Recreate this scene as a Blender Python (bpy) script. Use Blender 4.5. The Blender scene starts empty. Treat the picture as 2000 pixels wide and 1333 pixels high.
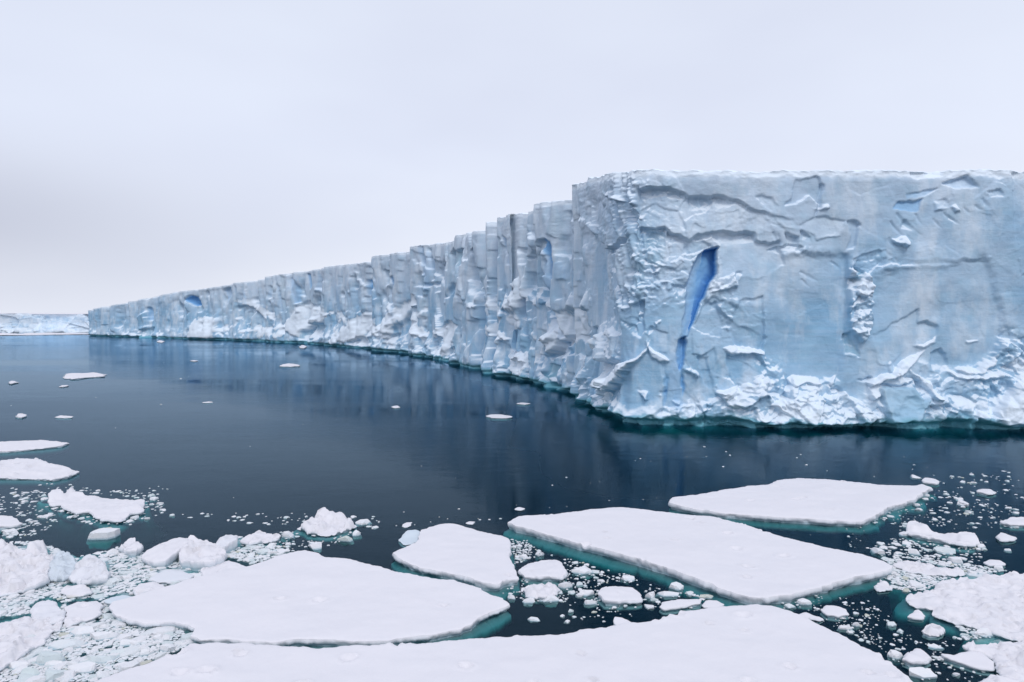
import bpy, math, random
import numpy as np
from mathutils import Vector, kdtree
from mathutils.geometry import delaunay_2d_cdt

# ------------------------------------------------------------------ camera, sky, sun
SC = bpy.context.scene
COL = SC.collection
F, HZ, CAMH = 1444.0, 622.0, 16.0          # focal length in photo pixels, horizon row, eye height (m)
KG = F * CAMH                               # distance of a ground row = KG / (row - HZ)

cam_data = bpy.data.cameras.new("camera")
cam = bpy.data.objects.new("camera", cam_data)
COL.objects.link(cam)
cam.location = (0, 0, CAMH)
cam.rotation_euler = (math.radians(90) - math.atan((666.5 - HZ) / F), 0, 0)
cam_data.sensor_width = 36.0
cam_data.lens = 36.0 * F / 2000.0
cam_data.clip_start = 0.5
cam_data.clip_end = 60000.0
SC.camera = cam

SUN_EL, SUN_AZ = math.radians(48), math.radians(170)     # compass style: 0 = +y, clockwise
world = bpy.data.worlds.new("World")
SC.world = world
world.use_nodes = True
wn, wl = world.node_tree.nodes, world.node_tree.links
wn.clear()

def srgb(r, g, b, a=1.0):
    def f(c):
        c /= 255.0
        return c / 12.92 if c <= 0.04045 else ((c + 0.055) / 1.055) ** 2.4
    return (f(r), f(g), f(b), a)

out = wn.new("ShaderNodeOutputWorld")
bg_clear = wn.new("ShaderNodeBackground"); bg_clear.inputs[1].default_value = 0.08
sky = wn.new("ShaderNodeTexSky"); sky.sky_type = 'NISHITA'; sky.sun_disc = False
sky.sun_elevation = SUN_EL; sky.sun_rotation = SUN_AZ
wl.new(sky.outputs[0], bg_clear.inputs[0])
bg_cloud = wn.new("ShaderNodeBackground"); bg_cloud.inputs[1].default_value = 1.0
tc = wn.new("ShaderNodeTexCoord")
sep = wn.new("ShaderNodeSeparateXYZ"); wl.new(tc.outputs["Generated"], sep.inputs[0])
ramp = wn.new("ShaderNodeValToRGB")          # brightness of the cloud deck by elevation (sine)
wl.new(sep.outputs[2], ramp.inputs[0])
stops = [(0.0, (248, 252, 262)), (0.03, (245, 249, 260)), (0.09, (241, 246, 259)), (0.22, (235, 242, 259)),
         (0.42, (231, 238, 254)), (1.0, (228, 240, 262))]
el = ramp.color_ramp.elements
el[0].position, el[0].color = stops[0][0], srgb(*stops[0][1])
el[1].position, el[1].color = stops[-1][0], srgb(*stops[-1][1])
for p, c in stops[1:-1]:
    e = el.new(p); e.color = srgb(*c)
# soft unevenness in the overcast
nz = wn.new("ShaderNodeTexNoise"); nz.inputs["Scale"].default_value = 2.3; nz.inputs["Detail"].default_value = 3.0
nz.inputs["Roughness"].default_value = 0.45
mp = wn.new("ShaderNodeMapping"); mp.inputs["Scale"].default_value = (1, 1, 2.6)
wl.new(tc.outputs["Generated"], mp.inputs[0]); wl.new(mp.outputs[0], nz.inputs[0])
mr = wn.new("ShaderNodeMapRange"); mr.inputs[1].default_value = 0.35; mr.inputs[2].default_value = 0.7
mr.inputs[3].default_value = 0.0; mr.inputs[4].default_value = 0.75
wl.new(nz.outputs[0], mr.inputs[0])
mixc = wn.new("ShaderNodeMixRGB"); wl.new(mr.outputs[0], mixc.inputs[0]); wl.new(ramp.outputs[0], mixc.inputs[1])
mixc.inputs[2].default_value = srgb(222, 228, 247)
# a darker, faintly mauve bank of cloud low over the open water in the west
def m(op, a, b=None, c=None):
    n = wn.new("ShaderNodeMath"); n.operation = op
    for i, v in enumerate((a, b, c)):
        if v is None: continue
        if isinstance(v, (int, float)): n.inputs[i].default_value = v
        else: wl.new(v, n.inputs[i])
    return n.outputs[0]
azim = m('ARCTAN2', sep.outputs[0], sep.outputs[1])
nb = m('MULTIPLY_ADD', nz.outputs[0], 0.16, -0.08)
da = m('DIVIDE', m('ADD', m('ADD', azim, 0.72), nb), 0.34)
de = m('DIVIDE', m('ADD', m('ADD', sep.outputs[2], -0.105), m('MULTIPLY', nb, 0.5)), 0.075)
g = m('EXPONENT', m('MULTIPLY', m('ADD', m('MULTIPLY', da, da), m('MULTIPLY', de, de)), -1.0))
bank = wn.new("ShaderNodeMixRGB"); wl.new(m('MULTIPLY', g, 0.78), bank.inputs[0])
wl.new(mixc.outputs[0], bank.inputs[1]); bank.inputs[2].default_value = srgb(192, 196, 214)
wl.new(bank.outputs[0], bg_cloud.inputs[0])
mixw = wn.new("ShaderNodeMixShader"); mixw.inputs[0].default_value = 0.93   # 7 % of clear sky shows through the overcast
wl.new(bg_clear.outputs[0], mixw.inputs[1]); wl.new(bg_cloud.outputs[0], mixw.inputs[2])
wl.new(mixw.outputs[0], out.inputs[0])

sun_data = bpy.data.lights.new("sun", 'SUN')
sun_data.energy = 1.05; sun_data.angle = math.radians(18); sun_data.color = (1.0, 0.985, 0.965)
sun = bpy.data.objects.new("sun", sun_data); COL.objects.link(sun)
sd = Vector((math.sin(SUN_AZ) * math.cos(SUN_EL), math.cos(SUN_AZ) * math.cos(SUN_EL), math.sin(SUN_EL)))
sun.rotation_euler = sd.to_track_quat('Z', 'Y').to_euler()

SC.render.engine = 'CYCLES'
SC.cycles.max_bounces = 8; SC.cycles.diffuse_bounces = 3; SC.cycles.glossy_bounces = 3
SC.cycles.transparent_max_bounces = 12; SC.cycles.volume_bounces = 0
SC.cycles.use_denoising = True
SC.view_settings.view_transform = 'Standard'
SC.view_settings.look = 'None'
SC.view_settings.exposure = 0.0
SC.view_settings.gamma = 1.0
SC.view_settings.use_curve_mapping = False

# ------------------------------------------------------------------ helpers
RNG = np.random.default_rng(7)

def ground(px, py, z=0.0):
    """point of the plane at height z seen at photo pixel (px, py)"""
    d = F * (CAMH - z) / (py - HZ)
    return (px - 1000.0) / F * d, d

def hsh(seed, *ii):
    h = np.full(np.shape(ii[0]), (seed * 2654435761) & 0xffffffff, dtype=np.uint32)
    for k, i in enumerate(ii):
        h = (h ^ (i.astype(np.int64) & 0xffffffff).astype(np.uint32)) * np.uint32(0x85ebca6b)
        h = (h ^ (h >> np.uint32(13))) * np.uint32(0xc2b2ae35)
        h = h ^ (h >> np.uint32(16))
    return h.astype(np.float64) / 4294967295.0

def noise2(x, y, seed=0):
    x = np.asarray(x, float); y = np.asarray(y, float)
    ix, iy = np.floor(x), np.floor(y); fx, fy = x - ix, y - iy
    fx = fx * fx * fx * (fx * (fx * 6 - 15) + 10); fy = fy * fy * fy * (fy * (fy * 6 - 15) + 10)
    a, b = hsh(seed, ix, iy), hsh(seed, ix + 1, iy)
    c, d = hsh(seed, ix, iy + 1), hsh(seed, ix + 1, iy + 1)
    return ((a + (b - a) * fx) * (1 - fy) + (c + (d - c) * fx) * fy) * 2 - 1

def noise3(x, y, z, seed=0):
    iz = np.floor(z); fz = z - iz; fz = fz * fz * (3 - 2 * fz)
    ix, iy = np.floor(x), np.floor(y); fx, fy = x - ix, y - iy
    fx = fx * fx * (3 - 2 * fx); fy = fy * fy * (3 - 2 * fy)
    r = []
    for k in (0, 1):
        a, b = hsh(seed, ix, iy, iz + k), hsh(seed, ix + 1, iy, iz + k)
        c, d = hsh(seed, ix, iy + 1, iz + k), hsh(seed, ix + 1, iy + 1, iz + k)
        r.append((a + (b - a) * fx) * (1 - fy) + (c + (d - c) * fx) * fy)
    return (r[0] + (r[1] - r[0]) * fz) * 2 - 1

def fbm2(x, y, o=4, seed=0, gain=0.5):
    s, a, t = 0.0, 1.0, 0.0
    for k in range(o):
        s = s + a * noise2(x * 2 ** k + 17.3 * k, y * 2 ** k - 9.1 * k, seed + k); t += a; a *= gain
    return s / t

def ridge2(x, y, o=4, seed=0):
    s, a, t = 0.0, 1.0, 0.0
    for k in range(o):
        s = s + a * (1 - 2 * np.abs(noise2(x * 2 ** k + 7.7 * k, y * 2 ** k + 3.3 * k, seed + k))); t += a; a *= 0.5
    return s / t

def plates(x, y, seed=0, tilt=0.5):
    """broken-plate relief: each cell of a jittered grid has its own offset and tilt; also the distance to the cell edge"""
    ix, iy = np.floor(x), np.floor(y)
    best = np.full(x.shape, 9.0); second = best.copy(); val = np.zeros(x.shape)
    for dx in (-1, 0, 1):
        for dy in (-1, 0, 1):
            cx, cy = ix + dx, iy + dy
            jx, jy = hsh(seed, cx, cy), hsh(seed + 1, cx, cy)
            rx, ry = x - cx - jx, y - cy - jy
            d = rx * rx + ry * ry
            v = (hsh(seed + 2, cx, cy) * 2 - 1) + tilt * ((hsh(seed + 3, cx, cy) * 2 - 1) * rx + (hsh(seed + 4, cx, cy) * 2 - 1) * ry)
            closer = d < best
            second = np.where(closer, best, np.minimum(second, d))
            val = np.where(closer, v, val); best = np.where(closer, d, best)
    return val, np.sqrt(second) - np.sqrt(best)

def sstep(a, b, x):
    t = np.clip((x - a) / (b - a), 0, 1)
    return t * t * (3 - 2 * t)

def poly_sd(px, py, poly):
    """signed distance to a polygon, positive inside"""
    P = np.array(poly, float); n = len(P)
    inside = np.zeros(px.shape, bool); best = np.full(px.shape, 1e18)
    for i in range(n):
        ax, ay = P[i]; bx, by = P[(i + 1) % n]
        ex, ey = bx - ax, by - ay
        t = np.clip(((px - ax) * ex + (py - ay) * ey) / (ex * ex + ey * ey + 1e-12), 0, 1)
        d = (px - ax - t * ex) ** 2 + (py - ay - t * ey) ** 2
        best = np.minimum(best, d)
        if ay != by:
            c = ((ay > py) != (by > py)) & (px < (bx - ax) * (py - ay) / (by - ay) + ax)
            inside ^= c
    return np.where(inside, 1, -1) * np.sqrt(best)

def in_poly(px, py, poly):
    P = np.array(poly, float); n = len(P); inside = np.zeros(np.shape(px), bool)
    for i in range(n):
        ax, ay = P[i]; bx, by = P[(i + 1) % n]
        if ay == by: continue
        inside ^= ((ay > py) != (by > py)) & (px < (bx - ax) * (py - ay) / (by - ay) + ax)
    return inside

def mesh_from(name, V, faces, mat, attrs=None, smooth=True):
    """faces: list of integer arrays (n,3) or (n,4)"""
    me = bpy.data.meshes.new(name)
    V = np.asarray(V, np.float32)
    me.vertices.add(len(V)); me.vertices.foreach_set("co", V.ravel())
    loops = np.concatenate([np.asarray(f, np.int32).ravel() for f in faces])
    sizes = np.concatenate([np.full(len(f), np.shape(f)[1], np.int32) for f in faces])
    starts = np.concatenate([[0], np.cumsum(sizes)[:-1]]).astype(np.int32)
    me.loops.add(len(loops)); me.loops.foreach_set("vertex_index", loops)
    me.polygons.add(len(sizes)); me.polygons.foreach_set("loop_start", starts)
    me.polygons.foreach_set("use_smooth", np.full(len(sizes), smooth, bool))
    for k, a in (attrs or {}).items():
        at = me.attributes.new(k, 'FLOAT', 'POINT'); at.data.foreach_set("value", np.asarray(a, np.float32))
    me.materials.append(mat)
    me.update(calc_edges=True)
    return me

def link(name, me, parent=None):
    o = bpy.data.objects.new(name, me)
    COL.objects.link(o)
    if parent is not None: o.parent = parent
    return o

def tag(o, label=None, cat=None, group=None, kind=None):
    if label: o["label"] = label
    if cat: o["category"] = cat
    if group: o["group"] = group
    if kind: o["kind"] = kind
    return o

def empty(name, loc=(0, 0, 0)):
    o = bpy.data.objects.new(name, None); COL.objects.link(o); o.location = loc
    o.empty_display_size = 0.5
    return o

def grid_faces(nu, nv, flip=False):
    i = np.arange(nu - 1)[:, None] * nv + np.arange(nv - 1)[None, :]
    q = np.stack([i, i + nv, i + nv + 1, i + 1], -1).reshape(-1, 4)
    return q[:, ::-1] if flip else q

# ------------------------------------------------------------------ materials
class NT:
    def __init__(self, name):
        self.mat = bpy.data.materials.new(name); self.mat.use_nodes = True
        self.n, self.l = self.mat.node_tree.nodes, self.mat.node_tree.links
        self.n.clear(); self.out = self.n.new("ShaderNodeOutputMaterial")
    def node(self, kind, **ins):
        nd = self.n.new(kind)
        for k, v in ins.items():
            key = int(k[1:]) if k[0] == 'i' and k[1:].isdigit() else k.replace('_', ' ')
            self.put(nd, key, v)
        return nd
    def put(self, nd, key, v):
        if isinstance(v, bpy.types.NodeSocket): self.l.new(v, nd.inputs[key])
        else: nd.inputs[key].default_value = v
    def math(self, op, a, b=0.0, clamp=False):
        nd = self.n.new("ShaderNodeMath"); nd.operation = op; nd.use_clamp = clamp
        self.put(nd, 0, a); self.put(nd, 1, b); return nd.outputs[0]
    def mix(self, fac, a, b, blend='MIX'):
        nd = self.n.new("ShaderNodeMixRGB"); nd.blend_type = blend
        self.put(nd, 0, fac); self.put(nd, 1, a); self.put(nd, 2, b); return nd.outputs[0]
    def attr(self, name):
        nd = self.n.new("ShaderNodeAttribute"); nd.attribute_name = name; return nd.outputs["Fac"]
    def coords(self, scale=(1, 1, 1), kind="Object"):
        t = self.n.new("ShaderNodeTexCoord"); mpn = self.n.new("ShaderNodeMapping")
        mpn.inputs["Scale"].default_value = scale
        self.l.new(t.outputs[kind], mpn.inputs[0]); return mpn.outputs[0]
    def noise(self, scale, detail=3.0, rough=0.55, vec=None):
        nd = self.n.new("ShaderNodeTexNoise")
        nd.inputs["Scale"].default_value = scale; nd.inputs["Detail"].default_value = detail
        nd.inputs["Roughness"].default_value = rough
        if vec is not None: self.l.new(vec, nd.inputs[0])
        return nd.outputs[0]
    def rng(self, v, a, b, c=0.0, d=1.0):
        nd = self.n.new("ShaderNodeMapRange"); nd.clamp = True
        self.put(nd, 0, v)
        for i, x in enumerate((a, b, c, d)): nd.inputs[i + 1].default_value = x
        return nd.outputs[0]
    def bump(self, h, strength, dist, normal=None):
        nd = self.n.new("ShaderNodeBump")
        nd.inputs["Strength"].default_value = strength; nd.inputs["Distance"].default_value = dist
        self.l.new(h, nd.inputs["Height"])
        if normal is not None: self.l.new(normal, nd.inputs["Normal"])
        return nd.outputs[0]

def ice_face_material():
    t = NT("glacier_ice")
    p = t.coords()
    broad = t.noise(0.045, 3, 0.5, p)
    mid = t.noise(0.35, 4, 0.6, p)
    strata = t.noise(1.0, 4, 0.6, t.coords((0.05, 0.05, 1.6)))
    sz = t.n.new("ShaderNodeSeparateXYZ"); t.l.new(t.coords(), sz.inputs[0])
    hgt = t.math('ADD', sz.outputs[2], t.math('MULTIPLY', t.math('SUBTRACT', broad, 0.5), 55.0))
    hi = t.rng(hgt, 13.0, 37.0)                       # dense blue ice low down, paler firn towards the top
    base = t.mix(hi, (0.29, 0.505, 0.70, 1), (0.62, 0.70, 0.80, 1))
    base = t.mix(t.rng(broad, 0.40, 0.66, 0, 0.5), base, (0.50, 0.655, 0.79, 1))
    base = t.mix(t.rng(mid, 0.45, 0.75, 0, 0.40), base, (0.29, 0.53, 0.675, 1))
    base = t.mix(t.rng(strata, 0.4, 0.7, 0, 0.25), base, (0.57, 0.67, 0.785, 1))
    pale = t.noise(0.16, 5, 0.62, t.coords((1.3, 1.3, 0.55)))
    base = t.mix(t.rng(pale, 0.47, 0.68, 0, 0.75), base, (0.76, 0.83, 0.90, 1))
    wet = t.attr("wet")
    base = t.mix(wet, base, (0.16, 0.42, 0.50, 1))
    snow = t.attr("snow")
    sn = t.math('ADD', snow, t.rng(mid, 0.3, 0.8, -0.25, 0.25))
    sn = t.rng(sn, 0.2, 0.8)
    base = t.mix(t.math('MULTIPLY', sn, t.rng(snow, 0.0, 0.12)), base, (0.81, 0.885, 0.96, 1))
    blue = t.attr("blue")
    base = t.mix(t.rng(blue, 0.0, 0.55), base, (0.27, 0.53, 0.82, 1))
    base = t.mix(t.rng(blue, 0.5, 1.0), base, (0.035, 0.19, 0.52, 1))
    fine = t.noise(2.4, 5, 0.65, t.coords((1, 1, 1.5)))
    b = t.bump(strata, 0.12, 0.30)
    b = t.bump(fine, 0.28, 0.25, b)
    b = t.bump(t.noise(9.0, 3, 0.6, t.coords((1, 1, 1.8))), 0.22, 0.06, b)
    bs = t.node("ShaderNodeBsdfPrincipled", Base_Color=base, Roughness=0.62, Normal=b)
    bs.inputs["Specular IOR Level"].default_value = 0.25
    t.l.new(bs.outputs[0], t.out.inputs[0])
    return t.mat

def snow_material(name="snow", tint=(0.775, 0.745, 0.765, 1), wetcol=(0.34, 0.47, 0.52, 1)):
    t = NT(name)
    p = t.coords()
    col = t.mix(t.rng(t.noise(0.7, 4, 0.6, p), 0.35, 0.7, 0, 0.5), tint, (0.745, 0.725, 0.75, 1))
    ice = t.attr("ice")
    col = t.mix(ice, col, (0.53, 0.65, 0.72, 1))
    col = t.mix(t.attr("wet"), col, wetcol)
    stain = t.attr("stain")
    col = t.mix(stain, col, (0.42, 0.36, 0.20, 1))
    n1 = t.noise(2.2, 5, 0.62, p)
    n2 = t.noise(14.0, 3, 0.6, p)
    b = t.bump(n1, 0.22, 0.08)
    b = t.bump(n2, 0.30, 0.02, b)
    bs = t.node("ShaderNodeBsdfPrincipled", Base_Color=col, Roughness=0.7, Normal=b)
    bs.inputs["Specular IOR Level"].default_value = 0.15
    t.l.new(bs.outputs[0], t.out.inputs[0])
    return t.mat

def brash_material():
    """small loose ice: every piece takes a tone of its own between snow white and grey-green meltwater ice"""
    t = NT("brash_ice")
    p = t.coords()
    r = t.n.new("ShaderNodeObjectInfo").outputs["Random"]
    tone = t.math('ADD', t.attr("tone"), r)
    tone = t.math('FRACT', tone)
    col = t.mix(t.rng(tone, 0.55, 1.0), (0.79, 0.775, 0.785, 1), (0.60, 0.67, 0.67, 1))
    col = t.mix(t.rng(tone, 0.965, 0.98, 0, 0.6), col, (0.56, 0.50, 0.36, 1))
    col = t.mix(t.rng(t.noise(1.5, 4, 0.6, p), 0.45, 0.7, 0, 0.35), col, (0.60, 0.70, 0.76, 1))
    col = t.mix(t.attr("wet"), col, (0.30, 0.44, 0.50, 1))
    b = t.bump(t.noise(3.0, 5, 0.65, p), 0.5, 0.12)
    bs = t.node("ShaderNodeBsdfPrincipled", Base_Color=col, Roughness=0.6, Normal=b)
    bs.inputs["Specular IOR Level"].default_value = 0.25
    t.l.new(bs.outputs[0], t.out.inputs[0])
    return t.mat

def water_material():
    t = NT("sea_water")
    # calm and ruffled lanes
    lanes = t.noise(0.010, 4, 0.6, t.coords((0.40, 1.7, 1.0)))
    amt = t.rng(lanes, 0.42, 0.62, 0.3, 3.0)
    w1 = t.noise(0.55, 3, 0.55, t.coords((0.6, 1.0, 1.0)))
    w2 = t.noise(2.6, 3, 0.6, t.coords((0.7, 1.0, 1.0)))
    w3 = t.noise(0.09, 2, 0.5, t.coords())
    h = t.math('ADD', t.math('MULTIPLY', w1, 0.018), t.math('MULTIPLY', w2, 0.0075))
    h = t.math('ADD', t.math('MULTIPLY', h, amt), t.math('MULTIPLY', w3, 0.025))
    b = t.bump(h, 1.0, 1.0)
    fr = t.node("ShaderNodeFresnel", IOR=1.12, Normal=b).outputs[0]
    gl = t.node("ShaderNodeBsdfGlossy", Color=(0.56, 0.75, 0.91, 1), Roughness=0.02, Normal=b)
    tr = t.node("ShaderNodeBsdfTransparent", Color=(0.95, 0.98, 0.97, 1))
    body = t.node("ShaderNodeBsdfDiffuse", Color=(0.001, 0.045, 0.085, 1))   # light scattered back by the water itself
    under = t.n.new("ShaderNodeMixShader"); under.inputs[0].default_value = 0.20
    t.l.new(tr.outputs[0], under.inputs[1]); t.l.new(body.outputs[0], under.inputs[2])
    mx = t.n.new("ShaderNodeMixShader")
    t.l.new(fr, mx.inputs[0]); t.l.new(under.outputs[0], mx.inputs[1]); t.l.new(gl.outputs[0], mx.inputs[2])
    t.l.new(mx.outputs[0], t.out.inputs["Surface"])
    va = t.node("ShaderNodeVolumeAbsorption", Color=(0.0, 0.76, 0.745, 1), Density=1.45)
    t.l.new(va.outputs[0], t.out.inputs["Volume"])
    return t.mat

def flat_material(name, col, rough=0.8):
    t = NT(name)
    c = t.mix(t.rng(t.noise(0.05, 3, 0.5, t.coords()), 0.3, 0.7), col, tuple(0.8 * x for x in col[:3]) + (1,))
    bs = t.node("ShaderNodeBsdfPrincipled", Base_Color=c, Roughness=rough)
    bs.inputs["Specular IOR Level"].default_value = 0.1
    t.l.new(bs.outputs[0], t.out.inputs[0])
    return t.mat

M_ICE = ice_face_material()
M_SNOW = snow_material()
M_BRASH = brash_material()
M_WATER = water_material()
M_DEEP = flat_material("deep_water", (0.010, 0.030, 0.055, 1))

# ------------------------------------------------------------------ the sea
def box_mesh(name, x0, x1, y0, y1, z0, z1, mat):
    V = [(x, y, z) for z in (z0, z1) for y in (y0, y1) for x in (x0, x1)]
    Q = np.array([(0, 2, 3, 1), (4, 5, 7, 6), (0, 1, 5, 4), (2, 6, 7, 3), (0, 4, 6, 2), (1, 3, 7, 5)])
    return mesh_from(name, V, [Q], mat, smooth=False)
sea = link("sea_water", box_mesh("sea_water", -15000, 15000, -300, 25000, -40, 0, M_WATER))
tag(sea, kind="structure")
bed = link("seabed", mesh_from("seabed", [(-14900, -290, -22), (14900, -290, -22), (14900, 24900, -22), (-14900, 24900, -22)],
                                [np.array([(0, 1, 2, 3)])], M_DEEP, smooth=False))
tag(bed, kind="structure")
# ------------------------------------------------------------------ the tabular iceberg
# plan and height of the wall, one run of control points per buttress: (photo column, top row, waterline row)
BUTTRESS = [
    [(186, 609, 652), (175, 606, 656), (225, 596, 658), (270, 586, 659.5), (320, 576, 660.6), (358, 569, 661.5)],
    [(364, 571, 660.5), (357, 570, 662), (400, 564, 663.2), (455, 555.5, 664.5)],
    [(459, 556, 664), (454, 554, 665), (490, 550, 666), (517, 547, 666.7)],
    [(524, 549, 666), (519, 541, 668), (560, 536, 669.3), (600, 530, 671), (632, 525, 673.5)],
    [(638, 526, 673), (632, 522, 674.8), (680, 518, 678), (725, 513, 682)],
    [(733, 515, 681.3), (727, 502, 684.7), (765, 497, 687.5), (801, 492, 691)],
    [(809, 493, 690), (803, 483, 694), (840, 478, 698.5), (883, 473, 705)],
    [(892, 474, 704), (885, 461, 709), (920, 456, 715.5), (951, 451, 723)],
    [(959, 452, 722), (952, 437, 727), (968, 434, 731)],
    [(975, 435, 730), (969, 427, 733), (1005, 421, 739), (1042, 416, 745)],
    [(1051, 417, 744), (1043, 404, 749), (1080, 398, 756.5), (1117, 392, 764)],
    [(1132, 393, 763), (1118, 361, 782), (1165, 348, 800), (1203, 341, 820), (1240, 335, 829), (1300, 335.5, 832),
     (1440, 337, 834), (1620, 338, 835), (1860, 334, 836.5), (2000, 337, 838), (2130, 338, 838)],
]
# relief read off the photograph: polygon in photo pixels, then depth in metres at its top / bottom / left / right
# (negative = carved in), with optional snow / blue / rough paint-in amounts
FE = []
def fe(poly, top=0.0, bot=0.0, left=0.0, right=0.0, soft=1.0, warp=3.0, snow=0.0, blue=0.0, blue_r=None, rough=None, wet=0.0):
    FE.append(dict(poly=poly, top=top, bot=bot, left=left, right=right, soft=soft, warp=warp, snow=snow, blue=blue,
                   blue_r=blue if blue_r is None else blue_r, rough=rough, wet=wet))
# --- front wall, upper part
fe([(1243, 372), (1262, 368), (1300, 370), (1330, 377), (1346, 387), (1362, 384), (1392, 386), (1420, 388), (1442, 396), (1466, 412),
    (1500, 420), (1545, 432), (1560, 447), (1500, 456), (1400, 457), (1345, 470), (1318, 460), (1298, 446), (1243, 446)], top=-2.3, bot=0.4, snow=0.22, rough=0.12, soft=1.6)
fe([(1246, 374), (1270, 369), (1305, 372), (1300, 381), (1260, 386)], top=-1.0, bot=-0.2)
fe([(1300, 381), (1322, 378), (1331, 388), (1308, 390)], top=-0.9, bot=-0.1)
fe([(1346, 386), (1362, 385), (1364, 412), (1342, 412)], top=-0.8, bot=0, soft=1.5)
fe([(1367, 385), (1380, 386), (1391, 396), (1391, 413), (1369, 412)], top=-0.9, bot=0, soft=1.5)
fe([(1392, 387), (1415, 387), (1428, 400), (1400, 408)], top=-0.8, bot=0, soft=1.5)
fe([(1474, 384), (1490, 382), (1508, 388), (1516, 405), (1512, 420), (1490, 402)], top=-0.7, bot=0)
fe([(1550, 352), (1590, 350), (1600, 362), (1596, 400), (1575, 382), (1552, 400), (1528, 404), (1540, 390)], top=-0.3, bot=-0.9, left=0, right=-0.4)
fe([(1599, 362), (1603, 362), (1600, 395), (1590, 425), (1588, 425), (1596, 392)], top=-1.2, bot=-0.8)
# band of dark undercut beneath the white ledge
fe([(1243, 446), (1298, 446), (1312, 456), (1345, 470), (1362, 459), (1396, 455), (1470, 453), (1478, 470), (1502, 476), (1520, 470),
    (1530, 520), (1480, 545), (1405, 540), (1404, 482), (1380, 486), (1330, 500), (1300, 520), (1256, 520), (1250, 480)], top=-2.2, bot=0.2, warp=4)
fe([(1302, 452), (1345, 468), (1349, 470), (1335, 474), (1300, 458)], top=-1.1, bot=-0.4)
fe([(1396, 462), (1470, 454), (1478, 470), (1440, 478), (1400, 480)], top=-0.9, bot=0.1)
fe([(1370, 470), (1390, 462), (1405, 480), (1399, 484)], top=1.2, bot=0.6, snow=0.5)
fe([(1270, 452), (1292, 455), (1297, 485), (1290, 520), (1262, 520), (1250, 475)], top=-0.6, bot=0.2, wet=0.12)
fe([(1500, 490), (1535, 478), (1565, 486), (1562, 494), (1520, 496)], top=-1.5, bot=-0.4)
fe([(1530, 457), (1553, 465), (1553, 488), (1538, 480)], top=-1.5, bot=-0.3, left=0, right=-0.6)
fe([(1557, 453), (1580, 464), (1582, 476), (1560, 472)], top=-1.2, bot=0)
fe([(1556, 440), (1590, 425), (1650, 430), (1640, 462), (1590, 470), (1585, 460), (1560, 452)], top=-0.6, bot=0.5, snow=0.35)
fe([(1653, 431), (1672, 432), (1678, 439), (1668, 486), (1652, 488), (1660, 460)], top=-0.9, bot=-0.5, left=0.2, right=-0.5)
# small folds up the right hand half
fe([(1835, 360), (1858, 352), (1882, 346), (1893, 356), (1905, 369), (1870, 371)], top=-1.9, bot=-0.3, blue=0.12)
fe([(1776, 338), (1840, 334), (1838, 344), (1800, 350), (1778, 350)], top=-1.0, bot=0)
fe([(1740, 411), (1752, 396), (1782, 394), (1798, 388), (1792, 411)], top=-1.1, bot=-0.2, blue=0.34)
fe([(1765, 382), (1800, 372), (1830, 368), (1800, 384), (1770, 390)], top=-0.8, bot=0, blue=0.15)
fe([(1920, 378), (1945, 373), (1952, 386), (1925, 388)], top=-1.0, bot=0)
for ax, ay, bx, by, w in [(1750, 418, 1798, 458, 9), (1738, 432, 1764, 462, 7), (1786, 415, 1800, 440, 5), (1733, 468, 1748, 486, 4), (1736, 464, 1758, 487, 4),
                          (1850, 425, 1870, 440, 5), (1878, 405, 1890, 420, 5), (1900, 402, 1912, 414, 5), (1912, 390, 1926, 408, 5), (1840, 418, 1862, 436, 5),
                          (1562, 528, 1600, 552, 5), (1565, 545, 1582, 562, 4), (1625, 508, 1652, 530, 6), (1508, 455, 1520, 474, 6), (1518, 460, 1530, 480, 5),
                          (1820, 430, 1838, 448, 4), (1770, 460, 1780, 470, 3)]:
    L = math.hypot(bx - ax, by - ay); nx, ny = -(by - ay) / L * w, (bx - ax) / L * w
    fe([(ax, ay), (bx, by), (bx + nx * .35, by + ny * .35), ((ax + bx) / 2 + nx, (ay + by) / 2 + ny), (ax + nx * .5, ay + ny * .5)], top=-0.5, bot=-0.1, warp=2, soft=1.3)
fe([(1700, 500), (1760, 505), (1850, 506), (1930, 500), (1925, 512), (1850, 516), (1760, 517), (1665, 512)], top=0.3, bot=-0.35, soft=2)
# the blue crevasse, deepest along its sharp right hand lip
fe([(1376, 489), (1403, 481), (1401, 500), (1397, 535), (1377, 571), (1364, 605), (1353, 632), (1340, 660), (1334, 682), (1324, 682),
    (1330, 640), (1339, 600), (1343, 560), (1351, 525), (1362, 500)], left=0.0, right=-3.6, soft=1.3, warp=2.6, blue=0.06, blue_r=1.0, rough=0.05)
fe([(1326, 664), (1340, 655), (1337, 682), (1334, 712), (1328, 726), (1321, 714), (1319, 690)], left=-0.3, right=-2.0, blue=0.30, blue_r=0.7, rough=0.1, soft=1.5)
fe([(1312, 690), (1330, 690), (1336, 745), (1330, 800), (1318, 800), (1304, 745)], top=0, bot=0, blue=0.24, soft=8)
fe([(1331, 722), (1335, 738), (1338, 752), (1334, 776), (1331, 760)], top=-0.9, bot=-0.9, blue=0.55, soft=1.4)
fe([(1301, 735), (1306, 740), (1303, 780), (1299, 796), (1299, 770)], top=-0.5, bot=-0.5, blue=0.32, soft=1.6)
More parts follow.
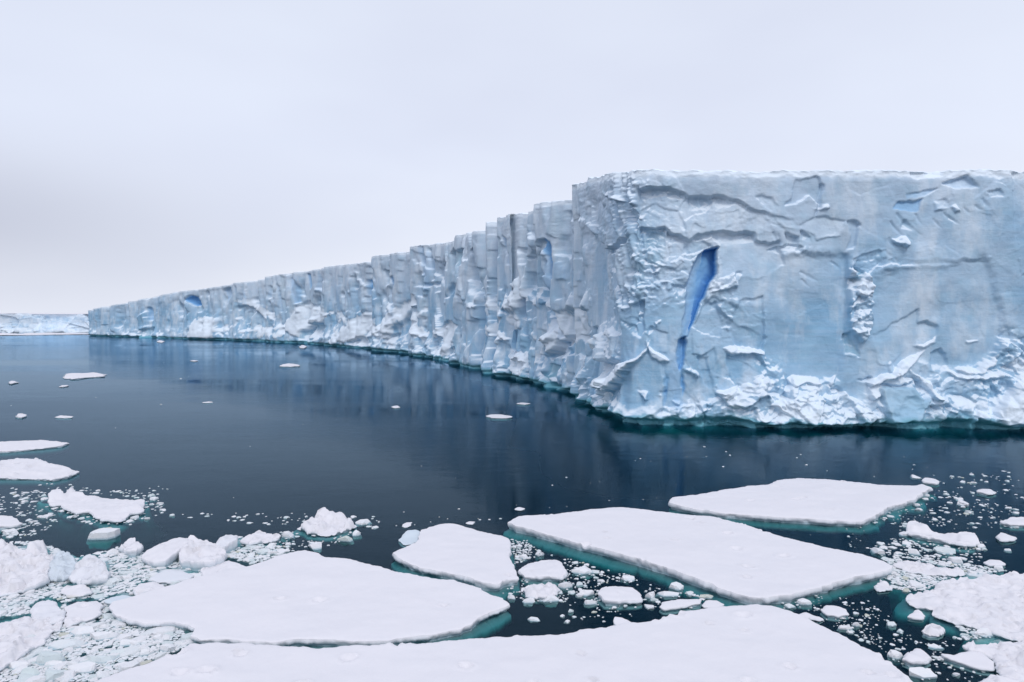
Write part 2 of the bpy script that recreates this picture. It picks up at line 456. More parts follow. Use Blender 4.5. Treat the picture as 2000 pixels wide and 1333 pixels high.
# smooth shallow panels
fe([(1412, 488), (1470, 486), (1560, 500), (1640, 492), (1655, 500), (1656, 600), (1652, 660), (1640, 742), (1585, 748), (1540, 736),
    (1500, 700), (1492, 690), (1490, 590), (1440, 588), (1412, 560)], top=-0.2, bot=-0.5, left=0.2, right=-0.8, rough=0.0, soft=9)
fe([(1640, 492), (1655, 495), (1656, 600), (1651, 662), (1640, 662)], left=0.0, right=-0.6, rough=0.0, warp=1)
fe([(1440, 590), (1490, 580), (1493, 690), (1440, 684), (1425, 650)], top=-0.3, bot=-0.9, left=0.0, right=-0.4, rough=0.1)
fe([(1410, 682), (1440, 676), (1490, 683), (1496, 692), (1470, 690), (1430, 694)], top=0.0, bot=1.5, snow=0.5)
fe([(1418, 692), (1475, 690), (1498, 720), (1470, 752), (1440, 760), (1420, 720)], top=-1.0, bot=0.2, rough=0.1)
fe([(1372, 600), (1400, 590), (1412, 640), (1400, 676), (1378, 700), (1352, 690), (1350, 650)], top=-0.6, bot=0.5, left=0.3, right=-0.5, rough=0.1)
fe([(1366, 608), (1390, 580), (1412, 590), (1398, 606), (1378, 612)], top=-0.9, bot=0.0)
fe([(1376, 550), (1405, 545), (1450, 530), (1440, 560), (1400, 570), (1385, 574)], top=0.2, bot=0.9, snow=0.35, rough=0.8)
# broken column right of the panel
fe([(1658, 524), (1690, 530), (1705, 560), (1704, 640), (1680, 668), (1660, 645), (1656, 590)], top=0.6, bot=1.2, snow=0.25, rough=1.0)
fe([(1668, 524), (1690, 531), (1686, 548), (1668, 560)], top=-1.6, bot=-0.3, wet=0.25)
fe([(1667, 560), (1684, 546), (1706, 560), (1704, 572), (1680, 582), (1668, 576)], top=1.0, bot=1.6, snow=0.5)
fe([(1656, 632), (1690, 620), (1700, 610), (1706, 640), (1680, 662), (1660, 650)], top=-1.4, bot=0.3)
fe([(1650, 652), (1660, 650), (1678, 690), (1678, 698), (1650, 690)], top=-1.8, bot=-0.4, wet=0.2)
# big panel at the right
fe([(1708, 545), (1760, 524), (1850, 520), (1915, 500), (1930, 520), (1945, 560), (1955, 605), (1962, 640), (1945, 690), (1910, 722),
    (1860, 722), (1790, 700), (1745, 730), (1715, 700), (1706, 620)], top=-0.2, bot=-0.7, left=0.1, right=-0.8, rough=0.0, soft=8, warp=4)
fe([(1700, 655), (1760, 625), (1795, 605), (1797, 640), (1782, 672), (1740, 715), (1712, 712)], top=-0.8, bot=0.4, rough=0.0)
fe([(1798, 632), (1812, 624), (1835, 640), (1832, 660), (1810, 676), (1788, 676), (1796, 655)], top=-1.4, bot=0.5, snow=0.05)
fe([(1784, 676), (1806, 676), (1832, 655), (1830, 668), (1805, 682)], top=0.2, bot=1.0, snow=0.6)
fe([(1822, 690), (1840, 682), (1852, 690), (1856, 720), (1840, 742), (1826, 725)], top=-1.2, bot=0.2)
fe([(1888, 666), (1915, 662), (1916, 668), (1890, 671)], top=0.0, bot=0.7, snow=0.4)
fe([(1970, 340), (2020, 338), (2040, 520), (1990, 540), (1975, 470)], top=-0.2, bot=0.6, left=-0.6, right=0.6, snow=0.12)
# --- rubble and ramps along the foot of the front wall
fe([(1540, 742), (1548, 732), (1570, 731), (1600, 742), (1604, 752), (1575, 748), (1548, 756)], top=-0.3, bot=2.2, snow=0.55)
fe([(1600, 752), (1625, 748), (1660, 775), (1690, 795), (1710, 815), (1690, 828), (1560, 828), (1520, 800), (1500, 790), (1560, 770)], top=-0.2, bot=2.2, snow=0.35, rough=1.0)
fe([(1690, 745), (1720, 737), (1745, 728), (1760, 710), (1800, 690), (1810, 686), (1795, 702), (1755, 735), (1720, 747), (1697, 752)], top=0.4, bot=2.6, snow=0.75)
fe([(1745, 728), (1778, 745), (1770, 752), (1720, 752), (1715, 757), (1722, 748)], top=0.2, bot=1.6, snow=0.6)
fe([(1716, 756), (1780, 756), (1795, 780), (1810, 780), (1792, 800), (1775, 822), (1728, 824), (1722, 800)], top=2.6, bot=3.3, rough=0.0, snow=-0.9, wet=0.16)
fe([(1694, 756), (1714, 752), (1716, 770), (1704, 780), (1697, 772)], top=1.0, bot=2.5, snow=0.5)
fe([(1776, 722), (1800, 735), (1822, 760), (1836, 780), (1822, 782), (1802, 752), (1778, 728)], top=0.6, bot=2.4, snow=0.7)
fe([(1780, 726), (1790, 732), (1822, 778), (1812, 780), (1796, 764), (1786, 746)], top=-1.2, bot=-0.2)
fe([(1850, 725), (1880, 732), (1920, 734), (1950, 726), (1955, 735), (1910, 742), (1870, 740)], top=0.2, bot=1.7, snow=0.55)
fe([(1874, 724), (1880, 720), (1910, 724), (1935, 706), (1950, 692), (1944, 710), (1915, 730), (1890, 732)], top=0.3, bot=1.5, snow=0.6)
fe([(1846, 768), (1880, 766), (1900, 788), (1890, 802), (1860, 800), (1848, 785)], top=-1.0, bot=0.6, rough=0.1)
fe([(1965, 695), (1985, 693), (2005, 715), (2040, 700), (2040, 820), (1940, 826), (1930, 800), (1960, 770), (1985, 735)], top=0.5, bot=3.2, snow=0.55, rough=0.7)
fe([(1360, 700), (1376, 690), (1392, 745), (1390, 766), (1376, 752)], top=-1.1, bot=-0.1)
fe([(1376, 690), (1396, 680), (1404, 730), (1440, 760), (1418, 780), (1395, 766)], top=-0.5, bot=0.6, rough=0.0)
fe([(1400, 770), (1440, 756), (1470, 742), (1498, 730), (1510, 752), (1460, 790), (1430, 800)], top=0.0, bot=2.0, snow=0.45, rough=0.9)
fe([(1430, 786), (1450, 768), (1475, 772), (1480, 790), (1455, 800)], top=0.9, bot=1.6, snow=-0.4, rough=0.0)
# --- corner block at the left of the front wall
fe([(1208, 770), (1228, 724), (1246, 700), (1265, 692), (1290, 706), (1300, 740), (1298, 800), (1280, 812), (1216, 814)], top=0.6, bot=1.6, rough=0.0, soft=1.3, warp=3)
fe([(1240, 702), (1262, 684), (1270, 668), (1262, 690), (1240, 715), (1215, 750), (1200, 762), (1194, 748), (1212, 716)], top=0.6, bot=3.0, snow=0.8)
fe([(1262, 668), (1272, 680), (1300, 698), (1307, 706), (1290, 706), (1270, 694)], top=0.8, bot=1.6, snow=0.6)
fe([(1234, 596), (1256, 586), (1258, 650), (1250, 662), (1232, 650)], top=-1.4, bot=-0.4, left=0.0, right=-0.5, rough=0.0)
fe([(1292, 556), (1304, 556), (1302, 572), (1296, 574)], top=-1.2, bot=-0.2)
fe([(1312, 560), (1342, 560), (1336, 580), (1320, 584)], top=-1.3, bot=0)
fe([(1268, 640), (1305, 650), (1304, 690), (1276, 684), (1262, 660)], top=-0.8, bot=0.3, rough=0.0)
# --- stratified side of the front buttress
fe([(1172, 495), (1190, 486), (1206, 476), (1214, 466), (1216, 474), (1204, 492), (1188, 500), (1176, 499)], top=-2.6, bot=-0.5, warp=2)
fe([(1215, 470), (1240, 450), (1252, 470), (1258, 540), (1250, 580), (1230, 560), (1222, 510)], top=-0.4, bot=0.4, wet=0.12, rough=0.6)
fe([(1118, 430), (1136, 432), (1160, 440), (1200, 462), (1180, 484), (1150, 470), (1126, 452)], top=0.7, bot=-0.3)
fe([(1120, 430), (1127, 436), (1130, 560), (1122, 560)], left=-0.4, right=0.5)
fe([(1118, 600), (1130, 570), (1140, 566), (1138, 600), (1122, 620)], top=0.2, bot=2.0, snow=0.6)
fe([(1120, 605), (1132, 600), (1138, 640), (1134, 690), (1122, 700), (1117, 650)], top=-2.4, bot=-2.0, wet=0.1)
fe([(1146, 640), (1152, 640), (1150, 665), (1145, 665)], top=-1.6, bot=-1.0)
fe([(1160, 640), (1186, 615), (1194, 632), (1188, 660), (1176, 650), (1164, 690)], top=0.0, bot=1.6, snow=0.4)
fe([(1162, 668), (1184, 640), (1200, 655), (1200, 700), (1180, 712), (1166, 700)], top=0.6, bot=2.0, snow=0.45, rough=0.7)
fe([(1164, 698), (1190, 710), (1195, 722), (1180, 736), (1168, 712)], top=-1.6, bot=-0.2)
fe([(1172, 740), (1188, 732), (1200, 745), (1196, 764), (1176, 760)], top=1.0, bot=2.4, snow=0.5)
# --- left wall: snow ramps with dark undercuts beneath them, caves, blue streaks
fe([(735, 642), (748, 622), (770, 604), (792, 585), (808, 578), (812, 596), (800, 600), (786, 616), (778, 634), (764, 652), (750, 656)], top=-1.68, bot=2.62, soft=1.2, warp=6, snow=1.0)
fe([(736, 645), (752, 657), (766, 653), (790, 618), (800, 601), (812, 600), (812, 628), (795, 648), (780, 660), (756, 668)], top=-2.5, bot=0.0, warp=2)
fe([(793, 640), (812, 616), (813, 658), (800, 652)], top=-1.12, bot=1.43, soft=1.2, warp=6, snow=0.9)
fe([(556, 640), (566, 622), (578, 602), (598, 590), (628, 604), (640, 612), (628, 628), (604, 634), (592, 650), (588, 658), (570, 652)], top=-1.68, bot=2.86, soft=1.2, warp=6, snow=0.9, rough=0.9)
fe([(588, 660), (593, 650), (604, 635), (630, 630), (634, 640), (622, 664), (600, 668)], top=-5.0, bot=-2.0, wet=0.15)
fe([(664, 662), (672, 640), (690, 624), (716, 606), (726, 612), (724, 640), (714, 656), (690, 668), (676, 672)], top=-1.40, bot=2.14, soft=1.2, warp=6, snow=0.85, rough=0.9)
fe([(690, 669), (712, 658), (722, 664), (720, 676), (696, 676)], top=-4.5, bot=-2.0, wet=0.15)
fe([(848, 652), (862, 636), (884, 628), (896, 632), (892, 660), (880, 684), (870, 694), (866, 660)], top=-1.12, bot=1.90, soft=1.2, warp=6, snow=0.9)
fe([(850, 654), (864, 660), (868, 690), (862, 696), (850, 690)], top=-2.6, bot=-1.0)
fe([(868, 694), (884, 684), (896, 676), (898, 690), (880, 700)], top=-2.6, bot=-1.2, wet=0.2)
fe([(1060, 646), (1070, 628), (1092, 618), (1118, 604), (1121, 640), (1108, 660), (1090, 676), (1070, 696), (1066, 670)], top=-1.34, bot=1.72, soft=1.2, warp=6, snow=0.95, rough=0.7)
fe([(1070, 697), (1092, 676), (1110, 660), (1120, 656), (1116, 700), (1100, 704), (1080, 706)], top=-3.6, bot=0.4, wet=0.06)
fe([(1070, 700), (1094, 678), (1096, 690), (1080, 705)], top=-2.0, bot=-1.6)
fe([(1072, 712), (1094, 715), (1106, 745), (1108, 760), (1080, 750), (1070, 735)], top=-1.5, bot=-2.5, wet=0.4, rough=0.8)
fe([(1004, 560), (1024, 520), (1030, 540), (1026, 580), (1014, 600), (1004, 590)], top=0.00, bot=1.05, soft=1.2, warp=6, snow=0.55, rough=0.9)
fe([(1022, 590), (1030, 585), (1028, 620), (1022, 625)], top=-2.4, bot=-2.0, blue=0.2)
fe([(372, 650), (376, 628), (388, 620), (424, 622), (422, 645), (418, 662), (372, 662)], top=0.00, bot=2.86, soft=1.2, warp=6, snow=1.0, rough=0.7)
fe([(460, 588), (476, 582), (520, 600), (522, 618), (500, 604), (480, 598)], top=-0.56, bot=1.67, soft=1.2, warp=6, snow=0.85, rough=1.0)
fe([(450, 610), (462, 598), (480, 598), (500, 606), (522, 622), (530, 660), (446, 664)], top=-2.5, bot=1.5, rough=1.0, wet=0.04)
fe([(176, 606), (270, 586), (355, 571), (360, 600), (375, 640), (366, 662), (176, 657)], top=0.0, bot=0.0, soft=6, rough=1.0)
fe([(364, 586), (372, 578), (380, 580), (386, 597), (378, 598)], top=-4.0, bot=-3.0, blue=0.75, warp=1)
fe([(350, 596), (356, 594), (370, 610), (360, 622), (350, 618)], top=-4.0, bot=-1.0)
fe([(284, 600), (290, 602), (293, 625), (288, 626)], top=-3.0, bot=-3.0, blue=0.3)
fe([(434, 566), (446, 562), (448, 575), (440, 596), (438, 582)], top=-3.4, bot=-2.6, blue=0.2)
fe([(272, 646), (296, 640), (292, 658), (276, 658)], top=-4, bot=-3, wet=0.2)
fe([(386, 570), (436, 563), (436, 600), (410, 622), (392, 618)], top=-0.4, bot=-0.8, rough=0.0)
fe([(566, 545), (576, 543), (584, 560), (588, 590), (578, 592), (570, 565)], left=-0.6, right=-2.4, blue=0.16, blue_r=0.28, rough=0.0)
fe([(596, 535), (602, 535), (607, 558), (602, 566)], top=-1.6, bot=-1.2, blue=0.38, warp=1)
fe([(718, 548), (724, 545), (727, 575), (722, 584), (719, 575)], top=-2.6, bot=-2.6, blue=0.7, warp=1)
fe([(762, 542), (768, 540), (770, 552), (764, 578), (762, 578), (766, 555)], top=-2.6, bot=-2.4, blue=0.45, warp=1)
fe([(883, 496), (890, 486), (902, 487), (906, 500), (905, 530), (896, 545), (888, 530)], top=-5.0, bot=-1.5, warp=1, wet=0.25)
fe([(826, 555), (848, 553), (848, 562), (838, 556), (828, 562)], top=-1.8, bot=-1.0)
fe([(874, 580), (890, 550), (893, 555), (880, 582)], top=-1.8, bot=-1.4)
fe([(806, 490), (846, 510), (850, 524), (862, 500), (862, 560), (850, 540), (830, 524), (808, 508)], top=-0.4, bot=-1.6)
fe([(855, 520), (864, 500), (866, 555), (860, 560)], top=-2.0, bot=-1.6)
fe([(925, 490), (930, 486), (938, 560), (934, 602), (928, 590)], top=-2.2, bot=-2.2)
fe([(1072, 476), (1082, 470), (1090, 480), (1096, 515), (1095, 545), (1090, 545), (1086, 515), (1080, 495)], left=-1.0, right=-3.0, blue=0.45, blue_r=0.75, warp=1)
fe([(1080, 500), (1088, 520), (1094, 546), (1092, 590), (1084, 624), (1078, 624), (1072, 560)], left=-0.4, right=-1.6, blue=0.10, blue_r=0.22, rough=0.3)
fe([(1056, 500), (1068, 472), (1078, 470), (1074, 520), (1062, 560), (1054, 570)], top=-2.0, bot=-0.4)
fe([(1030, 500), (1044, 460), (1052, 462), (1050, 490), (1040, 505)], top=1.2, bot=1.6)
fe([(1045, 590), (1066, 600), (1050, 640), (1046, 680), (1040, 640)], top=-1.8, bot=-1.0)
fe([(700, 520), (726, 515), (727, 540), (716, 560), (700, 540)], top=-0.4, bot=-1.4, rough=0.7)

for f_ in FE:                                            # the front wall is broad and smooth: shallow, soft-edged relief
    cx_ = float(np.mean([q_[0] for q_ in f_["poly"]]))
    if cx_ > 1236 and f_["blue_r"] < 0.6:
        for k_ in ("top", "bot", "left", "right"): f_[k_] *= 0.58
        f_["soft"] += 0.7
# chips and shards: small fractured facets, upright on the receding wall, wedge shaped on the front
rc = np.random.default_rng(77)
for _ in range(130):
    x = rc.uniform(1125, 2010); y = rc.uniform(360, 815)
    if not (x < 1300 or y > 700 or (y < 470 and x > 1540 and rc.random() < 0.4)): continue
    if 1410 < x < 1650 and 510 < y < 730 and rc.random() < 0.85: continue
    if 1710 < x < 1950 and 530 < y < 690 and rc.random() < 0.8: continue
    if 1320 < x < 1410 and 470 < y < 690: continue
    a, b = rc.uniform(6, 24), rc.uniform(5, 22) * (1.5 if x < 1240 else 1)
    an = np.sort(rc.uniform(0, 2 * np.pi, 5)); sk = rc.uniform(-0.6, 0.6)
    q = [(x + a * math.cos(t) * r_ + sk * b * math.sin(t), y + b * math.sin(t) * r_) for t, r_ in zip(an, rc.uniform(0.6, 1.1, 5))]
    up = rc.random() < 0.45
    if up: fe(q, top=rc.uniform(-.2, .1), bot=rc.uniform(.3, 1.2), left=rc.uniform(-.3, .3), right=rc.uniform(-.3, .3), snow=rc.uniform(0, .4))
    else: fe(q, soft=1.6, top=rc.uniform(-.9, -.2), bot=rc.uniform(-.2, .3), left=rc.uniform(-.4, .4), right=rc.uniform(-.4, .4), wet=rc.uniform(0, .08))
for _ in range(240):
    x = rc.uniform(380, 1120); sc_ = np.interp(x, [380, 700, 950, 1120], [0.35, 0.5, 0.75, 1.0])
    yt = np.interp(x, [380, 520, 727, 885, 1043, 1118], [570, 548, 510, 470, 410, 380]); yb_ = np.interp(x, [380, 600, 800, 950, 1120], [660, 668, 688, 718, 770])
    y = rc.uniform(yt + 12, yb_ - 10)
    a, b = rc.uniform(4, 13) * sc_, rc.uniform(18, 62) * sc_
    ln = rc.uniform(-0.25, 0.25)
    if rc.random() < 0.5: q = [(x - a, y - b), (x + a * .6, y - b * .8), (x + a + ln * b, y + b), (x + ln * b, y + b * 1.1)]
    else: q = [(x, y - b * 1.1), (x + a * .5, y - b * .7), (x + a, y + b), (x - a, y + b * .8)]
    k = 0.9 / math.sqrt(sc_)
    dpt = rc.uniform(-1.2, 0.7) * k
    fe(q, top=dpt * rc.uniform(.5, 1), bot=dpt, left=rc.uniform(-.8, .8) * k, right=rc.uniform(-.8, .8) * k, rough=rc.choice([0.0, 0.0, 0.2]),
       warp=2, snow=0.25 * (rc.random() < 0.2), wet=0.10 * (rc.random() < 0.25), blue=0.12 * (rc.random() < 0.08))
for _ in range(60):                                      # ramps of fallen snow and broken ice along the lower receding wall
    x = rc.uniform(380, 1120); sc_ = np.interp(x, [380, 700, 950, 1120], [0.4, 0.55, 0.8, 1.0])
    yt = np.interp(x, [380, 520, 727, 885, 1043, 1118], [570, 548, 510, 470, 410, 380]); yb_ = np.interp(x, [380, 600, 800, 950, 1120], [660, 668, 688, 718, 770])
    y = yb_ - (yb_ - yt) * rc.uniform(0.05, 0.5)
    a, b, dr = rc.uniform(9, 26) * sc_, rc.uniform(9, 30) * sc_, rc.choice([-1, 1, 1])
    q = [(x - a * dr, y + b * .5), (x - a * .3 * dr, y - b * .3), (x + a * dr, y - b), (x + a * .9 * dr, y), (x + a * .2 * dr, y + b * .5), (x - a * .5 * dr, y + b)]
    k = 0.8 / math.sqrt(sc_)
    fe(q, top=-0.9 * k, bot=rc.uniform(0.9, 2.2) * k, soft=1.3, warp=6, snow=rc.uniform(0.5, 1.0), rough=0.7)
APRON_X = [0, 175, 360, 450, 520, 640, 730, 830, 950, 1040, 1118, 1180, 1240, 1300, 1400, 1480, 1540, 1600, 1650, 1700, 1740, 1800, 1850, 1950, 2000, 2200]
APRON_Z = [10, 10, 12, 13, 12, 13, 12, 11, 9, 9, 9, 9, 5, 5, 7, 9, 8, 7, 6, 7, 7, 8.5, 8, 10, 11, 11]
APRON_D = [3, 3, 4, 4, 4, 5, 4, 4, 3, 3, 3, 3, 2, 2, 2.6, 3, 3, 3, 2.6, 2.6, 2.6, 3, 3, 3.4, 3.4, 3.4]

berg = empty("tabular_iceberg", (20, 111, 0))
tag(berg, "towering flat topped iceberg with stepped blue-white ice cliffs standing in the dark sea", "iceberg")
BASE = Vector((20, 111, 0))

def wall_relief(s, z, px, py, zt, mpp):
    """outward displacement (m) and material weights for points of the wall; s runs along the wall, z is height"""
    jx = fbm2(s / 9, z / 9, 3, 11); jz = fbm2(s / 9 + 40, z / 9, 3, 14)
    left = sstep(1240, 1110, px)                       # the receding wall is more fluted than the front
    ws, wz = s + (2.2 - 1.6 * left) * jx, z + 1.6 * jz
    rough = 0.05 + 0.80 * sstep(0.10, 0.42, fbm2(s / 15, z / 11, 3, 21) - 0.06 * left)
    rough = rough * (1 - 0.6 * sstep(1250, 1300, px) * sstep(12, 17, z))
    ap_z = np.interp(px, APRON_X, APRON_Z); ap_d = np.interp(px, APRON_X, APRON_D)
    ap_zz = ap_z * (1 + 0.45 * fbm2(s / 6, z * 0 + 3, 3, 23)) + 1.5 * jz
    low = sstep(1.0, 0.35, z / ap_zz)
    rough = np.maximum(rough, low * (0.75 + 0.25 * left))
    wa = (0.32 + 0.5 * left) / mpp; wc = 1.3 + 1.6 * left
    wxs = px + wa * fbm2(s / wc, z / (wc * (1 + 1.5 * left)), 4, 31)
    wys = py + wa * fbm2(s / wc + 50, z / wc, 4, 34)
    soften = fbm2(s / (1.1 + 2.4 * left), z / (0.8 + 1.6 * left), 4, 37)
    D = np.zeros(s.shape); snow = np.zeros(s.shape); blue = np.zeros(s.shape); wet = np.zeros(s.shape)
    lo_x, hi_x, lo_y, hi_y = px.min(), px.max(), py.min(), py.max()
    for f in FE:
        P = np.array(f["poly"], float)
        x0, y0 = P.min(0); x1, y1 = P.max(0)
        if x1 < lo_x - 8 or x0 > hi_x + 8: continue
        mg = 8 + 3 * f["soft"]
        k = np.nonzero((px > x0 - mg) & (px < x1 + mg) & (py > y0 - mg) & (py < y1 + mg))
        if not len(k[0]): continue
        wf = f["warp"] / 3.0
        qx = px[k] + (wxs[k] - px[k]) * wf; qy = py[k] + (wys[k] - py[k]) * wf
        sd = poly_sd(qx, qy, P)
        w = sstep(-f["soft"], f["soft"], sd)
        u = np.clip((qx - x0) / (x1 - x0), 0, 1); v = np.clip((qy - y0) / (y1 - y0), 0, 1)
        D[k] += w * (f["top"] + (f["bot"] - f["top"]) * v + f["left"] + (f["right"] - f["left"]) * u)
        snow[k] += f["snow"] * sstep(-f["soft"] - 2.2, f["soft"] + 2.2, sd + 3.2 * soften[k])
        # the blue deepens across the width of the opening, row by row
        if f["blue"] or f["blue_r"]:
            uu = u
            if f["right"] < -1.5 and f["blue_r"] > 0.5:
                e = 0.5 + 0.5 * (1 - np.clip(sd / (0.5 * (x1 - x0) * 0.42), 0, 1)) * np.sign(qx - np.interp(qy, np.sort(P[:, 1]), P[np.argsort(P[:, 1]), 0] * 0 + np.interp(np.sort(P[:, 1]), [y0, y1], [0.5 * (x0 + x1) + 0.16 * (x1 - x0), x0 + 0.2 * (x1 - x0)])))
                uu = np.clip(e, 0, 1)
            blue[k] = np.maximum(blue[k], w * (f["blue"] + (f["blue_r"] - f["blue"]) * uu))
        wet[k] = np.maximum(wet[k], w * f["wet"])
        if f["rough"] is not None: rough[k] = rough[k] * (1 - w) + f["rough"] * w
    # fractured plates at three sizes
    wz = wz / (1 + 3.2 * left * (0.35 + 0.65 * (1 - low)))                          # shards stand upright on the receding wall
    p1, e1 = plates(ws / 10.0, wz / 8.5, 41, 0.9)
    p2, e2 = plates(ws / 4.2 + 9, wz / 3.6, 47, 1.0)
    p3, e3 = plates((ws + 0.5 * p2) / 1.7, (wz + 0.5 * p1) / 1.35, 53, 1.1)
    p4, e4 = plates((ws + 0.2 * p3) / 0.75, wz / 0.62, 59, 1.1)
    D += p1 * (0.02 + 0.38 * rough) + p2 * (0.03 + 0.62 * rough) * (1 - 0.35 * left * (1 - low)) + (p3 * (0.006 + 0.50 * rough) + p4 * 0.26 * rough) * (1 - 0.72 * left * (1 - low))
    pv, ev = plates((s + 7 * noise2(s / 22, z * 0, 50) + 0.2 * z * noise2(s / 30, z * 0, 48)) / 12.0 + 5, z / 95, 144, 1.0)
    pw, ew = plates((s + 4 * noise2(s / 9, z * 0, 51) + 0.3 * z * noise2(s / 20, z * 0, 49)) / 5.0 + 5, z / 42, 45, 1.3)
    D += left * (2.2 * pv + 0.6 * pw * sstep(-0.2, 0.3, noise2(s / 18, z / 15, 46)))
    D += rough * 0.5 * ridge2(ws / 3.2, wz / 2.8, 4, 61) + rough * 0.22 * fbm2(s / 0.8, z / 0.7, 4, 62)
    D += 0.05 * fbm2(s / 0.9, z / 0.9, 3, 64)
    D += 0.75 * fbm2(s / 9, z / (11 + 16 * left), 3, 67) + 0.28 * fbm2(ws / 3.5, wz / 4.5, 2, 68)
    # vertical flutes of the receding wall
    D -= left * 1.2 * np.abs(noise2(s / 8.0 + 0.3 * jx, z / 60, 71))
    fl = np.abs(noise2(s / 5.0 + 0.25 * jx, z / 60, 73)); D -= left * 2.6 * sstep(0.13, 0.0, fl) * sstep(-0.1, 0.35, noise2(s / 12, z / 22, 75))
    # annual layers near the top
    top = sstep(19, 4, zt - z) * (0.10 + 1.1 * sstep(880, 1010, px) * sstep(1262, 1225, px))
    zz = z + 0.8 * fbm2(s / 16, z / 5, 2, 77)
    lay = noise2(zz / 0.62, s / 22, 81) * 0.6 + noise2(zz / 0.27, s / 9, 83) * 0.4
    D += top * (0.20 - 0.11 * left) * lay * sstep(-0.5, 0.3, noise2(s / 12, z / 3, 85))
    D += top * (0.12 - 0.07 * left) * fbm2(s / 0.8, zz / 0.25, 3, 87)
    # crumbly rim
    rim = sstep(1.6, 0.0, zt - z)
    D -= rim * (0.25 + 0.25 * fbm2(s / 1.5, z / 0.7, 3, 91)) * (1 - 0.6 * left)
    snow += sstep(1.5, 0.2, zt - z) * 0.9 + 0.10 * sstep(4, 0, zt - z)
    # foot: ramp of fallen ice, then the notch cut by the waves, then the submerged foot
    t = np.clip(1 - z / ap_zz, 0, 1)
    D += ap_d * t ** 1.4 * (0.75 + 0.5 * fbm2(s / 5, z / 5, 3, 93))
    D += low * (0.38 + 0.3 * left) * ridge2(ws / 2.2, wz / 1.5, 4, 95)
    snow += low * (0.28 + 0.55 * fbm2(s / 5, z / 3, 3, 97)) * np.where(px > 1235, 1.0, 0.85) + rough * 0.10 * (1 - low)
    notch_h = 1.0 + 0.6 * fbm2(s / 5, z * 0, 3, 101)
    ncut = sstep(notch_h * 1.15, notch_h * 0.45, z) * sstep(-1.2, -0.2, z)
    D -= ncut * (2.1 + 0.7 * fbm2(s / 3, z * 0 + 9, 2, 103))
    wet = np.maximum(wet, sstep(notch_h * 1.6 + 0.4, notch_h * 0.7, z + 0.5 * fbm2(s / 1.2, z / 0.8, 3, 105)) * 0.95)
    snow *= 1 - np.clip(wet * 1.3, 0, 1)
    lim = 3.4 - 0.9 * left
    D = np.where(D > lim, lim + 0.35 * (D - lim), D)
    return D, snow, blue, wet

